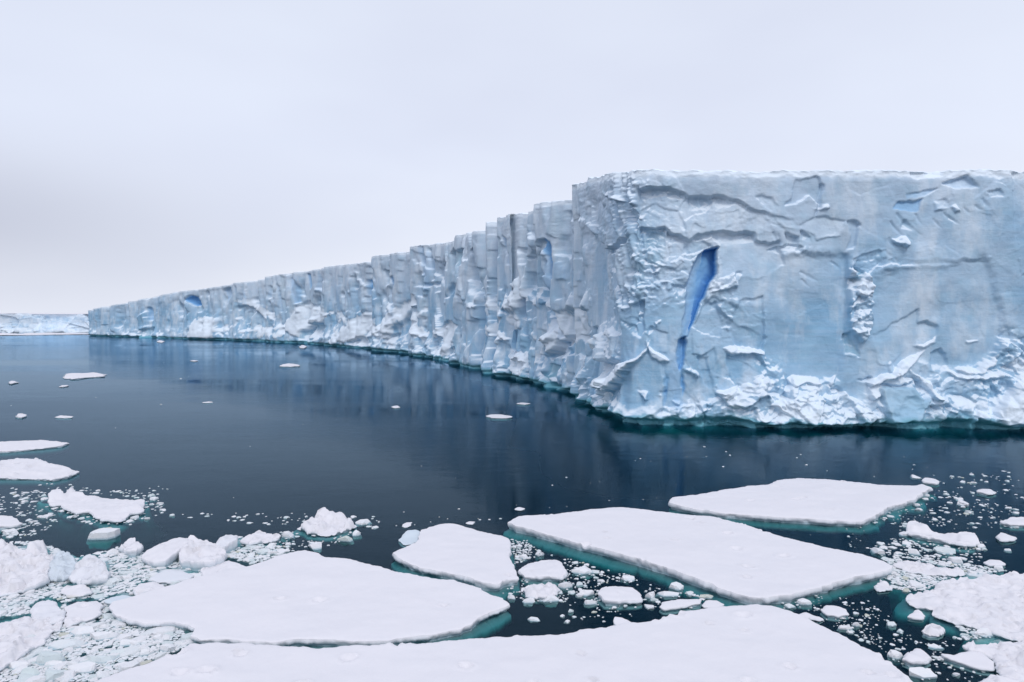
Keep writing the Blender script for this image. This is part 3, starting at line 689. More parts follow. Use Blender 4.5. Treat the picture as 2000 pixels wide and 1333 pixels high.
tops, s0 = [], 0.0
buttress_parts = []
for bi, ctrl in enumerate(BUTTRESS):
    C = np.array(ctrl, float)
    d = KG / (C[:, 2] - HZ); X = (C[:, 0] - 1000) / F * d
    ZT = CAMH + (HZ - C[:, 1]) * d / F
    X = np.insert(X, 0, X[0] + 1.6 * (X[0] - X[1])); d = np.insert(d, 0, d[0] + 1.6 * (d[0] - d[1])); ZT = np.insert(ZT, 0, ZT[0])
    C = np.vstack([[1000 + X[0] / d[0] * F, 0, 0], C])     # the return wall runs on into the berg
    if bi < len(BUTTRESS) - 1:           # each buttress runs on behind its nearer neighbour
        k = 0.075 * d[-1] / math.hypot(X[-1] - X[-2], d[-1] - d[-2])
        X = np.append(X, X[-1] + (X[-1] - X[-2]) * k); d = np.append(d, d[-1] + (d[-1] - d[-2]) * k); ZT = np.append(ZT, ZT[-1])
        C = np.vstack([C, [1000 + X[-1] / d[-1] * F, 0, 0]])
    wl_ = np.hypot(np.diff(X), np.diff(d)); dm = 0.5 * (d[1:] + d[:-1])
    span = np.maximum(np.abs(np.diff(C[:, 0])), 0.45 * wl_ * F / dm)
    cum = np.concatenate([[0], np.cumsum(span)])
    n = int(cum[-1] / 1.45) + 2
    u = np.linspace(0, cum[-1], n)
    x, y, zt = np.interp(u, cum, X), np.interp(u, cum, d), np.interp(u, cum, ZT)
    # soften the plan a little, keep both ends
    wlen = np.concatenate([[0], np.cumsum(np.hypot(np.diff(x), np.diff(y)))])
    for _ in range(2):
        x[1:-1] = (x[:-2] + 2 * x[1:-1] + x[2:]) / 4; y[1:-1] = (y[:-2] + 2 * y[1:-1] + y[2:]) / 4
    tx, ty = np.gradient(x), np.gradient(y)
    for _ in range(14):
        tx[1:-1] = (tx[:-2] + 2 * tx[1:-1] + tx[2:]) / 4; ty[1:-1] = (ty[:-2] + 2 * ty[1:-1] + ty[2:]) / 4
    L = np.hypot(tx, ty); nx, ny = ty / L, -tx / L        # outward (towards the water)
    s = s0 + np.concatenate([[0], np.cumsum(np.hypot(np.diff(x), np.diff(y)))]); s0 = s[-1] + 0.5
    hp = ((zt + 3) * F / y).max()
    nv = int(hp / 1.45) + 2
    v = np.linspace(0, 1, nv)
    rim_n = (0.2 if bi > 10 else 0.2) * fbm2(s / 4, s * 0 + bi, 4, 111) + 0.12 * noise2(s / 0.7, s * 0, 113)
    zt2 = zt + rim_n
    Z = -3.5 + (zt2[:, None] + 3.5) * v[None, :]
    S = np.repeat(s[:, None], nv, 1); Yd = np.repeat(y[:, None], nv, 1); Xd = np.repeat(x[:, None], nv, 1)
    mpp = Yd / F
    PX = 1000 + Xd / mpp; PY = HZ + (CAMH - Z) / mpp
    D, snow, blue, wet = wall_relief(S, Z, PX, PY, np.repeat(zt2[:, None], nv, 1), mpp)
    for _ in range(2 if bi < len(BUTTRESS) - 1 else 1):
        D[1:-1] = (D[:-2] + 2 * D[1:-1] + D[2:]) / 4
    D[:, 1:-1] = (D[:, :-2] + 2 * D[:, 1:-1] + D[:, 2:]) / 4
    # short return walls keep less relief so that they stay hidden behind the next buttress
    if bi < len(BUTTRESS) - 1 or True:
        ret = sstep(0, cum[2], u)[:, None]
        D = D * (0.15 + 0.85 * sstep(cum[2] * 0.9, cum[2] + 13, u)[:, None]) if bi else D * (0.25 + 0.75 * ret)
    dz = 0.22 * fbm2(S / 1.6, Z / 1.6, 3, 121) * sstep(0.0, 1.5, Z) * sstep(0, 1.5, zt2[:, None] - Z)
    VX, VY, VZ = Xd + nx[:, None] * D, Yd + ny[:, None] * D, Z + dz
    # ledges that face the sky keep snow
    du = np.stack([np.gradient(VX, axis=0), np.gradient(VY, axis=0), np.gradient(VZ, axis=0)], -1)
    dv = np.stack([np.gradient(VX, axis=1), np.gradient(VY, axis=1), np.gradient(VZ, axis=1)], -1)
    nn = np.cross(du, dv); nzc = nn[..., 2] / (np.linalg.norm(nn, axis=-1) + 1e-9)
    snow = np.clip(snow, -1, 1.2) + 0.75 * sstep(0.25, 0.62, nzc) * (1 - np.clip(wet * 1.2, 0, 1)) * (1 - np.clip(blue * 2, 0, 1))
    tops.append((VX[:, -1], VY[:, -1], VZ[:, -1]))
    co = np.stack([VX - BASE.x, VY - BASE.y, VZ], -1).reshape(-1, 3)
    faces = grid_faces(n, nv)
    me = mesh_from("buttress", co, [faces], M_ICE, dict(snow=np.clip(snow, 0, 1.2).ravel(), blue=np.clip(blue, 0, 1).ravel(), wet=np.clip(wet, 0, 1).ravel()))
    b = link("buttress", me, berg)
    if bi == len(BUTTRESS) - 1: b["label"] = "broad front cliff with a deep blue crevasse"
    if bi == 0: b["label"] = "rough crumbling far end of the cliff"
    buttress_parts.append(b)
    if bi == len(BUTTRESS) - 1:
        front_base = (x.copy(), y.copy(), nx.copy(), ny.copy(), s.copy())
    if bi == 10: side_base = (x.copy(), y.copy(), nx.copy(), ny.copy(), s.copy())

# snow plateau behind the rim
xs = np.concatenate([t[0] for t in tops]); ys = np.concatenate([t[1] for t in tops]); zs = np.concatenate([t[2] for t in tops])
keep = np.arange(0, len(xs), 2); xs, ys, zs = xs[keep], ys[keep], zs[keep]
backs = [0.0, 0.5, 1.5, 6.0, 40.0, 400.0]; ups = [-0.02, 0.16, 0.28, 0.5, 0.2, -3.0]
R = np.stack([np.stack([xs + 0.6 * bk - BASE.x, ys + 0.8 * bk - BASE.y, zs + up + (0.1 * fbm2(xs / 2, ys / 2, 2, 5) if 0 < bk < 10 else 0)], -1) for bk, up in zip(backs, ups)], 1)
pl = mesh_from("snow_plateau", R.reshape(-1, 3), [grid_faces(len(xs), len(backs))], M_ICE, dict(snow=np.ones(R.shape[0] * R.shape[1]) * 1.1, blue=np.zeros(R.shape[0] * R.shape[1]), wet=np.zeros(R.shape[0] * R.shape[1])))
link("snow_plateau", pl, berg)

# ice foot under water: a pale shelf that shows turquoise through the sea
def ice_foot(base, width, seed, name="submerged_foot"):
    x, y, nx, ny, s = [a[::6] for a in base]
    nr = 26
    w = width * (0.65 + 0.7 * (0.5 + 0.5 * fbm2(s / 14, s * 0, 3, seed)))
    t = np.linspace(0, 1, nr)[None, :]
    off = -2.0 + (w[:, None] + 2.0) * t
    S = np.repeat(s[:, None], nr, 1)
    z = -0.75 - 2.6 * t ** 1.3 + 0.9 * fbm2(S / 5, off / 3, 4, seed + 3) - 5 * sstep(0.86, 1.0, t)
    z = np.minimum(z, -0.35)
    co = np.stack([x[:, None] + nx[:, None] * off - BASE.x, y[:, None] + ny[:, None] * off - BASE.y, z], -1).reshape(-1, 3)
    me = mesh_from(name, co, [grid_faces(len(x), nr, True)], M_SNOW)
    o = link(name, me, berg); o["label"] = "turquoise underwater ice along the waterline"
ice_foot(front_base, 11.0, 201)
ice_foot(side_base, 6.0, 221)

# ------------------------------------------------------------------ the far ice shelf
def far_shelf():
    root = empty("distant_iceberg", (-900, 1500, 0))
    tag(root, "distant pale flat topped iceberg on the horizon behind the main iceberg", "iceberg")
    px = np.linspace(-330, 330, 420)
    yb = 650.5 + 0.3 * np.sin(px / 60)
    yd = KG / (yb - HZ) + 0 * px; x = (px - 1000) / F * yd
    zt = CAMH + (HZ - (613 + 1.5 * (px > 60) + 0.8 * noise2(px / 25, px * 0, 5) + np.clip((px - 175) / 20, 0, 8))) * yd / F
    nv = 40; v = np.linspace(0, 1, nv)[None, :]
    Z = -2 + (zt[:, None] + 2) * v
    S = np.repeat(x[:, None], nv, 1)
    p1, _ = plates(S / 26, Z / 14, 301, 1.0); p2, _ = plates(S / 9, Z / 6, 305, 1.0)
    low = sstep(12, 2, Z + 4 * fbm2(S / 18, Z / 10, 3, 309))
    D = 3.0 * p1 + 1.6 * p2 * (0.3 + low) + 6 * low * v * 0 + 5 * sstep(12, 0, Z)
    co = np.stack([S + 900, yd[:, None] - D - 1500, Z], -1).reshape(-1, 3)
    snow = 0.80 + 0.5 * fbm2(S / 30, Z / 8, 3, 311) + 0.4 * sstep(0.86, 1.0, v)
    me = mesh_from("ice_face", co, [grid_faces(len(px), nv)], M_ICE, dict(snow=np.clip(snow, 0, 1).ravel(), blue=0 * snow.ravel(), wet=(0.2 * sstep(2.5, 0, Z)).ravel()))
    link("ice_face", me, root)
    R = np.stack([np.stack([x + 900, yd + bk - 1500 - 2, zt + up], -1) for bk, up in ((0, 0), (4, 0.4), (300, 2.0), (2500, 1))], 1)
    link("snow_plateau", mesh_from("snow_plateau", R.reshape(-1, 3), [grid_faces(len(px), 4)], M_SNOW), root)
far_shelf()
# ------------------------------------------------------------------ floes
BIG = "large snow covered floes in the foreground"
SEA = "small floes drifting on the open water"
FLOE_POLYS = []          # photo-pixel outlines, used to keep loose ice off the floes

def resample(P, step):
    P = np.vstack([P, P[:1]])
    seg = np.hypot(*np.diff(P, axis=0).T); cum = np.concatenate([[0], np.cumsum(seg)])
    n = max(24, int(cum[-1] / step))
    u = np.linspace(0, cum[-1], n, endpoint=False)
    return np.stack([np.interp(u, cum, P[:, 0]), np.interp(u, cum, P[:, 1])], 1)

def ring_smooth(A, k):
    for _ in range(k): A = (np.roll(A, 1, 0) + 2 * A + np.roll(A, -1, 0)) / 4
    return A

def floe(name, pts, fb, label=None, cat="ice floe", group=None, parent=None, lump=0.0, lsc=1.2, foot=(0.2, 0.9), edge=1.0,
         knobs=(), slope=(0, 0), seed=0, stain=0.0, dents=0, world=False, ice=0.0, cell=None, under=0.25, round_=0.08, base=None):
    """a slab of sea ice: top outline traced in photo pixels at freeboard fb, crumbly edge, waterline notch, submerged foot"""
    if world:
        P = np.array(pts, float)
    else:
        P = np.array([ground(a, b, fb) for a, b in pts]); FLOE_POLYS.append(pts)
    c = P.mean(0); dist = c[1]
    if group != BIG and not world:
        fb = fb * (0.3 if group == SEA else 0.62)
    foot = (foot[0] * 0.10, foot[1] * 0.28) if group == BIG else (foot[0] * 0.3, foot[1] * 0.6) if group != SEA else (0.02, 0.12)
    sp = max(0.035, 0.00135 * dist) * (1.0 if cell is None else cell)
    P = resample(P, sp)
    cr = ring_smooth(P, 2)
    q = seed * 13.7
    big, small = 0.22 * edge, 0.085 * edge
    W = np.stack([big * fbm2(cr[:, 0] / 1.5 + q, cr[:, 1] / 1.5, 3, 401) + small * fbm2(cr[:, 0] / 0.38, cr[:, 1] / 0.38 + q, 3, 405),
                  big * fbm2(cr[:, 0] / 1.5, cr[:, 1] / 1.5 + q, 3, 411) + small * fbm2(cr[:, 0] / 0.38 + q, cr[:, 1] / 0.38, 3, 415)], 1)
    O = cr + W - c
    area = 0.5 * np.sum(O[:, 0] * np.roll(O[:, 1], -1) - O[:, 1] * np.roll(O[:, 0], -1))
    if area < 0: O = O[::-1].copy()
    n = len(O)
    # interior points
    g = sp * 2.3
    (x0, y0), (x1, y1) = O.min(0), O.max(0)
    nx_, ny_ = max(3, int((x1 - x0) / g)), max(3, int((y1 - y0) / g))
    if nx_ * ny_ > 26000:
        k = math.sqrt(nx_ * ny_ / 26000.0); nx_, ny_ = int(nx_ / k), int(ny_ / k)
    gx, gy = np.meshgrid(np.linspace(x0, x1, nx_), np.linspace(y0, y1, ny_))
    r = np.random.default_rng(seed + 900)
    gx = (gx + r.uniform(-.35, .35, gx.shape) * g).ravel(); gy = (gy + r.uniform(-.35, .35, gy.shape) * g).ravel()
    Oc = O[::2]
    sd = poly_sd(gx, gy, Oc) if len(gx) * len(Oc) < 4e7 else poly_sd(gx, gy, O[::5])
    ok = sd > g * 0.45
    I = np.stack([gx[ok], gy[ok]], 1)
    allp = np.vstack([O, I])
    res = delaunay_2d_cdt([Vector(p) for p in allp], [(i, (i + 1) % n) for i in range(n)], [], 1, 1e-5)
    T = np.array([(v.x, v.y) for v in res[0]]); tri = np.array([f for f in res[2] if len(f) == 3], int)
    de = np.abs(poly_sd(T[:, 0], T[:, 1], Oc))
    de[[i for i, o_ in enumerate(res[3]) if any(k < n for k in o_)]] = 0.0
    def height(x, y, d):
        X, Y = x + c[0], y + c[1]
        z = fb * (1 + 0.20 * fbm2(X / 4 + q, Y / 4, 2, 421)) + 0.032 * fbm2(X / 0.9, Y / 0.9 + q, 3, 425) + 0.035 * min(1.0, 60 / dist) * fbm2(X / 2.5, Y / 1.4 + q, 2, 428)
        if lump:
            wx_, wy_ = 0.35 * lsc * fbm2(X / lsc, Y / lsc + q, 3, 437), 0.35 * lsc * fbm2(X / lsc + q, Y / lsc, 3, 439)
            pl_, e_ = plates((X + wx_) / lsc + q, (Y + wy_) / lsc * 0.7, 431 + seed, 0.9)
            pm_, e2 = plates((X + wx_) / lsc * 2.3 + q, (Y + wy_) / lsc * 1.7, 433 + seed, 1.0)
            z = z + 0.72 * lump * (0.75 * pl_ + 0.45 * pm_ + 0.40 * fbm2(X / lsc * 1.3, Y / lsc * 1.3 + q, 5, 435) - 0.75 * sstep(0.13, 0.0, e_) * sstep(-0.3, 0.2, noise2(X / 2, Y / 2, 447))) * sstep(0, 0.2, d + 0.10)
        z = z + slope[0] * x + slope[1] * y
        for (kx, ky, kr, kq, kh) in knobs:
            wx, wy = ground(kx, ky, fb) if not world else (kx + c[0], ky + c[1])
            dd = np.hypot((X - wx) / kr, (Y - wy) / kq) + 0.22 * fbm2(X / 0.9 + q, Y / 0.9, 2, 441)
            z = z + 0.55 * kh * (sstep(1.05, 0.60, dd) * (0.85 + 0.2 * fbm2(X / 0.6, Y / 0.6, 2, 443)))
        for k in range(dents):
            wx, wy = r2[k]
            dd = np.hypot((x - wx) / dr[k], (y - wy) / (dr[k] * 0.8))
            z = z - 0.16 * np.exp(-dd ** 4) + 0.07 * np.exp(-((dd - 1.35) / 0.4) ** 2)
        e = np.clip(1 - d / round_, 0, 1)
        z = z - 0.55 * round_ * e ** 2
        return np.maximum(z, 0.05 if dist < 150 else 0.12)
    rr = np.random.default_rng(seed + 77)
    r2 = np.stack([rr.uniform(x0, x1, max(1, dents)), rr.uniform(y0, y1, max(1, dents))], 1); dr = rr.uniform(0.14, 0.38, max(1, dents))
    zt = height(T[:, 0], T[:, 1], de)
    zo = height(O[:, 0], O[:, 1], np.zeros(n))
    zo = np.maximum(zo, 0.05)
    # edge rings
    if group != BIG: foot = tuple(v * min(1.0, 0.1 * math.sqrt(abs(area))) for v in foot)
    tang = np.roll(O, -1, 0) - np.roll(O, 1, 0); tang = ring_smooth(tang, 10)
    L = np.hypot(tang[:, 0], tang[:, 1])[:, None] + 1e-9
    nrm = np.stack([tang[:, 1], -tang[:, 0]], 1) / L
    X, Y = O[:, 0] + c[0], O[:, 1] + c[1]
    f1 = fbm2(X / 0.8 + q, Y / 0.8, 3, 451); f2 = fbm2(X / 0.3, Y / 0.3 + q, 3, 455); f3 = 0.5 + 0.5 * fbm2(X / 3.5 + q, Y / 3.5, 2, 459)
    ft = foot[0] + (foot[1] - foot[0]) * np.clip(f3 * 3.2 - 1.45 + 0.4 * f1, 0, 1)
    e = edge
    if group == SEA: under = 0.04
    dz = min(1.0, 0.16 * math.sqrt(abs(area)))
    prof = [(0.03 + 0.03 * f2, zo - np.minimum(0.06, 0.2 * zo), 0.0, 0.15),
            (0.04 * e + 0.10 * e * f1 + 0.05 * f2, zo * 0.68, 0.0, 0.35),
            (0.02 + 0.12 * e * f1 + 0.09 * e * f2, zo * 0.42, 0.10, 0.5),
            (-under * e * (0.5 + 0.6 * f1), np.minimum(0.10, zo * 0.3) + 0 * zo, 0.8, 0.6),
            (-under * e * (0.6 + 0.5 * f1), -0.10 + 0 * zo, 0.6, 0.6),
            (0.75 * ft, -(0.26 + 0.08 * f1) * dz - 0.12 * ft, 0.30, 0.5),
            (ft, -(0.50 + 0.25 * f3) * dz - 0.20 * ft, 0.30, 0.5),
            (("shrink", 0.90), -0.8 * dz - 0.2 * ft, 0.4, 0.6), (("shrink", 0.6), -1.3 * dz - 0.2 * ft, 0, 0.6)]
    rings = [np.stack([O[:, 0], O[:, 1], zo], 1)]; wets = [np.zeros(n)]; ices = [np.full(n, 0.05)]
    for off, zz, wt, ic in prof:
        if isinstance(off, tuple): pos = O * off[1]
        else: pos = O + ring_smooth(nrm, 2) * np.broadcast_to(off, (n,))[:, None]
        rings.append(np.stack([pos[:, 0], pos[:, 1], np.broadcast_to(zz, (n,))], 1)); wets.append(np.full(n, wt)); ices.append(np.full(n, ic))
    nt = len(T)
    V = np.vstack([np.column_stack([T, zt])] + rings)
    quads = []
    for k in range(len(prof)):
        a = nt + k * n + np.arange(n); b = nt + k * n + (np.arange(n) + 1) % n
        quads.append(np.stack([a, a + n, b + n, b], 1))
    wet = np.concatenate([np.zeros(nt)] + wets) * (0.25 if group == SEA else 1.0); icea = np.concatenate([np.full(nt, ice)] + [np.maximum(i_, ice) for i_ in ices])
    st = np.zeros(len(V))
    if stain: st = stain * sstep(0.1, 0.6, fbm2((V[:, 0] + c[0]) / 0.9 + q, (V[:, 1] + c[1]) / 0.9, 3, 461))
    me = mesh_from(name, V, [tri, np.concatenate(quads)], M_SNOW, dict(wet=wet, ice=icea, stain=st))
    o = link(name, me, parent)
    o.location = (c[0] - (base[0] if base else 0), c[1] - (base[1] if base else 0), 0)
    if parent is None: tag(o, label, cat, group)
    elif label: o["label"] = label
    return o

floe("ice_floe", [(200, 1190), (211, 1180), (260, 1166), (305, 1152), (345, 1143), (383, 1130), (430, 1118), (480, 1109), (510, 1100), (545, 1088),
                  (575, 1079), (597, 1078), (618, 1084), (633, 1093), (680, 1096), (745, 1111), (764, 1117), (826, 1131), (883, 1139), (937, 1154),
                  (968, 1169), (990, 1179), (994, 1184), (960, 1198), (931, 1214), (921, 1226), (895, 1236), (850, 1243), (800, 1250), (756, 1257), (690, 1261),
                  (640, 1258), (582, 1257), (540, 1259), (492, 1256), (450, 1254), (416, 1253), (388, 1253), (366, 1246), (372, 1232), (362, 1224), (341, 1218),
                  (300, 1220), (272, 1221), (240, 1213), (212, 1203)], 0.42,
     "smooth leaf shaped floe left of centre with a green notch at its lower left", group=BIG, seed=1, foot=(0.3, 1.4), dents=4)
floe("ice_floe", [(815, 1047), (823, 1036), (856, 1025), (886, 1026), (931, 1036), (965, 1044), (992, 1051), (995, 1060), (996, 1076), (995, 1092), (1004, 1110),
                  (1010, 1126), (1013, 1134), (990, 1138), (968, 1147), (943, 1143), (910, 1131), (886, 1125), (841, 1115), (801, 1106), (772, 1092),
                  (764, 1082), (789, 1072), (806, 1064), (813, 1056)], 0.48,
     "compact blunt white floe between the leaf shaped floe and the long diagonal floe", group=BIG, seed=2, foot=(0.3, 1.5), dents=3)
floe("ice_floe", [(990, 1021), (1015, 1012), (1080, 1005), (1150, 998), (1210, 993), (1260, 998), (1330, 1006), (1395, 1011), (1450, 1026), (1500, 1040),
                  (1540, 1053), (1600, 1068), (1650, 1080), (1690, 1086), (1740, 1102), (1754, 1110), (1735, 1119), (1700, 1127), (1660, 1136), (1600, 1153),
                  (1545, 1167), (1510, 1173), (1470, 1171), (1420, 1157), (1390, 1145), (1340, 1125), (1290, 1107), (1230, 1089), (1170, 1073), (1110, 1057),
                  (1050, 1041), (1010, 1030)], 0.55,
     "long white diamond shaped floe lying diagonally right of centre, dimpled on top", group=BIG, seed=3, foot=(0.3, 1.8), dents=26)
floe("ice_floe", [(1309, 985), (1318, 974), (1350, 968), (1400, 961), (1450, 954), (1500, 947), (1525, 937), (1560, 934), (1610, 937), (1660, 941),
                  (1720, 947), (1795, 948), (1806, 946), (1822, 953), (1810, 962), (1790, 975), (1765, 984), (1735, 995), (1715, 1006), (1690, 1019),
                  (1650, 1018), (1580, 1014), (1520, 1010), (1450, 1005), (1390, 999), (1340, 993)], 0.55,
     "wedge shaped white floe nearest the iceberg cliff, topmost of the large floes at right", group=BIG, seed=4, foot=(0.4, 2.6), dents=12)
floe("ice_floe", [(150, 1350), (220, 1322), (300, 1300), (345, 1278), (360, 1264), (420, 1263), (500, 1265), (620, 1271), (750, 1268), (900, 1254), (1000, 1248),
                  (1090, 1244), (1130, 1235), (1180, 1230), (1250, 1220), (1290, 1213), (1310, 1204), (1345, 1196), (1400, 1190), (1480, 1187), (1520, 1192),
                  (1545, 1200), (1600, 1222), (1650, 1246), (1700, 1270), (1740, 1292), (1780, 1320), (1815, 1350), (1850, 1420), (1500, 1490), (900, 1520), (300, 1490), (60, 1420)],
     0.48, "broad white floe filling the bottom edge of the picture", group=BIG, seed=5, foot=(0.2, 0.8), dents=46)

MID = "mid sized floes and slabs among the brash"
floe("ice_floe", [(86, 978), (94, 970), (103, 964), (118, 970), (139, 962), (166, 966), (221, 971), (257, 975), (275, 979), (271, 998), (251, 1000), (233, 1012),
                  (212, 1014), (181, 1008), (169, 997), (145, 999), (118, 990), (113, 982), (97, 984)], 0.5,
     "white floe with a raised knob at its left end, ringed by crumbs", group=MID, seed=6, lump=0.12, knobs=[(103, 972, 1.2, 2.2, 1.3), (150, 964, 1.4, 2.0, 0.5), (262, 990, 1.1, 2.0, .5)])
floe("ice_floe", [(-40, 1012), (0, 1004), (16, 1007), (30, 1014), (36, 1018), (22, 1022), (0, 1024), (-40, 1026)], 0.6, "bright floe tip poking in at the left edge above the rubble", group=MID, seed=7)
# the tilted block: two slabs and a broken tail frozen together
blk = empty("ice_block", (*ground(345, 1085), 0)); B0 = tuple(ground(345, 1085))
tag(blk, "big angular white block of tilted slabs rising behind the leaf shaped floe at left", "ice block")
floe("tilted_slab", [(268, 1075), (282, 1062), (310, 1052), (345, 1046), (368, 1052), (360, 1062), (330, 1078), (312, 1086), (290, 1087)], 0.95, parent=blk, base=B0, seed=8, lump=0.12,
     slope=(0.14, 0.09), edge=0.7)
floe("cracked_block", [(345, 1075), (352, 1062), (362, 1048), (400, 1046), (425, 1058), (440, 1070), (432, 1080), (405, 1087), (370, 1088), (348, 1083)], 1.05, parent=blk, base=B0, seed=9, lump=0.35,
     knobs=[(383, 1048, 1.0, 1.7, 1.15), (370, 1050, 0.8, 1.6, .6)], edge=0.8)
floe("broken_tail", [(410, 1050), (424, 1040), (446, 1034), (459, 1036), (456, 1044), (440, 1050), (426, 1056)], 1.2, parent=blk, base=B0, seed=10, lump=0.3, edge=0.8, ice=0.15)
floe("side_lump", [(226, 1062), (238, 1052), (256, 1046), (268, 1054), (268, 1066), (258, 1071), (240, 1070)], 0.8, parent=blk, base=B0, seed=11, lump=0.3, knobs=[(256, 1050, 0.7, 1.0, .5)])
floe("ice_floe", [(384, 1110), (405, 1103), (440, 1092), (460, 1098), (482, 1104), (470, 1112), (440, 1121), (432, 1120), (420, 1112), (408, 1121), (390, 1118)], 0.5,
     "pale slab split by a notch, touching the back edge of the leaf shaped floe", group=MID, seed=12, lump=0.15)
floe("ice_floe", [(287, 1130), (300, 1119), (320, 1113), (350, 1114), (370, 1122), (360, 1130), (330, 1135), (300, 1136)], 0.42, "smooth rounded pale slab just above the left wing of the leaf shaped floe", group=MID, seed=13, ice=0.2)
floe("ice_floe", [(252, 1154), (262, 1144), (290, 1137), (315, 1138), (318, 1146), (290, 1152), (262, 1158)], 0.38, "narrow slab pressed against the left back edge of the leaf shaped floe", group=MID, seed=14, lump=0.15)
floe("ice_floe", [(-60, 1085), (-20, 1062), (5, 1062), (28, 1066), (48, 1070), (80, 1070), (92, 1085), (88, 1110), (84, 1130), (64, 1140), (30, 1150), (-10, 1156), (-60, 1156)], 0.55,
     "large hummocky floe at the left edge with a pointed knob on its back", group=MID, seed=15, lump=0.55, lsc=1.0, knobs=[(66, 1078, 0.75, 1.3, 1.05), (8, 1066, 0.6, 1.0, .6)])
floe("ice_floe", [(90, 1100), (100, 1082), (118, 1074), (136, 1084), (140, 1104), (132, 1122), (112, 1132), (92, 1128)], 0.5, "heap of pale green rubble right of the knobbed hummocky floe", group=MID, seed=16, lump=0.42, lsc=0.7, ice=0.5)
floe("ice_floe", [(130, 1120), (142, 1100), (158, 1086), (180, 1084), (196, 1096), (208, 1112), (204, 1126), (178, 1130), (150, 1132)], 0.7, "big rounded pile of white rubble in the middle of the left brash field", group=MID, seed=17, lump=0.4, lsc=1.0, ice=0.12)
floe("ice_floe", [(109, 1153), (122, 1144), (150, 1139), (168, 1146), (168, 1154), (150, 1160), (124, 1160)], 0.45, "white slab with brown-green algae along its front, in the left brash", group=MID, seed=18, lump=0.15, stain=0.35)
floe("ice_floe", [(45, 1192), (60, 1178), (85, 1172), (104, 1176), (112, 1190), (116, 1206), (90, 1212), (56, 1210)], 0.5, "smooth pale block left of the flat slab with two dimples", group=MID, seed=19, lump=0.2, ice=0.1)
floe("ice_floe", [(118, 1184), (140, 1175), (180, 1173), (193, 1182), (188, 1196), (176, 1206), (150, 1212), (126, 1218), (118, 1206)], 0.42, "flat white slab with two dimples beside the left tip of the leaf shaped floe", group=MID, seed=20, dents=4)
floe("ice_floe", [(-60, 1215), (0, 1212), (40, 1206), (80, 1203), (110, 1206), (100, 1222), (84, 1236), (70, 1250), (52, 1262), (30, 1275), (10, 1290), (-10, 1300), (-60, 1300)], 0.5,
     "large rough floe in the lower left corner with a green-grey flank", group=MID, seed=21, lump=0.42, lsc=0.95, foot=(0.4, 1.2))
floe("ice_floe", [(195, 1176), (206, 1168), (236, 1162), (250, 1165), (236, 1173), (210, 1180)], 0.4, "greenish translucent slab leaning on the left tip of the leaf shaped floe", group=MID, seed=22, ice=0.55)
floe("ice_floe", [(465, 1052), (478, 1042), (500, 1032), (520, 1036), (545, 1042), (538, 1048), (510, 1051), (485, 1056)], 0.6, "bumpy white floe right of the big angular block", group=MID, seed=23, lump=0.25, lsc=0.8)
rub = floe("ice_floe", [(578, 1028), (598, 1018), (620, 1010), (650, 1008), (680, 1012), (692, 1024), (680, 1034), (640, 1042), (600, 1040)], 0.35,
     "low mound of rubble on a turquoise underwater shelf behind the leaf shaped floe", group=MID, seed=24, lump=0.55, lsc=0.9, foot=(1.0, 2.6), knobs=[(650, 1012, 1.4, 1.6, .5)])
floe("ice_floe", [(780, 1050), (792, 1043), (808, 1041), (822, 1046), (814, 1056), (800, 1064), (786, 1066)], 0.14, "turquoise half sunken corner with a snow hump at the back of the blunt floe", group=MID, seed=25, ice=0.6, knobs=[(802, 1046, .9, .9, .45)], foot=(1.0, 2.0))
floe("ice_floe", [(1012, 1110), (1030, 1098), (1060, 1090), (1092, 1090), (1104, 1097), (1106, 1116), (1100, 1124), (1060, 1122), (1025, 1120)], 0.6,
     "thick square white block right of the compact blunt floe", group=MID, seed=26, lump=0.1, foot=(0.4, 1.0))
floe("ice_floe", [(1020, 1148), (1036, 1140), (1062, 1137), (1080, 1140), (1094, 1150), (1092, 1160), (1060, 1166), (1032, 1162)], 0.4, "rubbly white clump below the square block in the channel", group=MID, seed=27, lump=0.35, lsc=0.7)
floe("ice_floe", [(1168, 1156), (1178, 1146), (1205, 1142), (1236, 1146), (1256, 1158), (1254, 1168), (1220, 1172), (1180, 1170)], 0.55,
     "rounded thick white block below the middle of the long diagonal floe", group=MID, seed=28, foot=(0.6, 1.4), lump=0.08)
floe("ice_floe", [(1291, 1186), (1296, 1176), (1340, 1171), (1376, 1171), (1374, 1180), (1330, 1186), (1300, 1190)], 0.32, "flat rectangular slab against the bottom floe, beneath the long diagonal floe", group=MID, seed=29, edge=0.6)
floe("ice_floe", [(1376, 1182), (1384, 1175), (1404, 1174), (1422, 1182), (1410, 1188), (1380, 1188)], 0.26, "small thin slab right of the flat rectangular slab", group=MID, seed=30, edge=0.6)
floe("ice_floe", [(1201, 1216), (1204, 1207), (1218, 1208), (1240, 1216), (1240, 1222), (1214, 1224)], 0.35, "small tilted plate lying against the upper edge of the bottom floe", group=MID, seed=31, slope=(-0.08, 0.1), edge=0.6)
floe("ice_floe", [(1774, 1036), (1780, 1026), (1792, 1024), (1808, 1034), (1836, 1036), (1876, 1046), (1894, 1044), (1910, 1046), (1924, 1058), (1916, 1062), (1888, 1060), (1860, 1056), (1828, 1050), (1800, 1044), (1780, 1040)], 0.5,
     "long narrow ice ridge with a hump at each end, right of the wedge floe", group=MID, seed=32, lump=0.2, knobs=[(1792, 1032, 1.4, 1.8, 1.1), (1900, 1052, 1.5, 1.6, .5)], foot=(0.5, 1.6))
floe("ice_floe", [(1954, 1046), (1962, 1040), (1974, 1042), (1990, 1048), (1992, 1052), (1976, 1055), (1958, 1053)], 0.4, "oval pebble shaped floe near the right edge, level with the ridge", group=MID, seed=33)
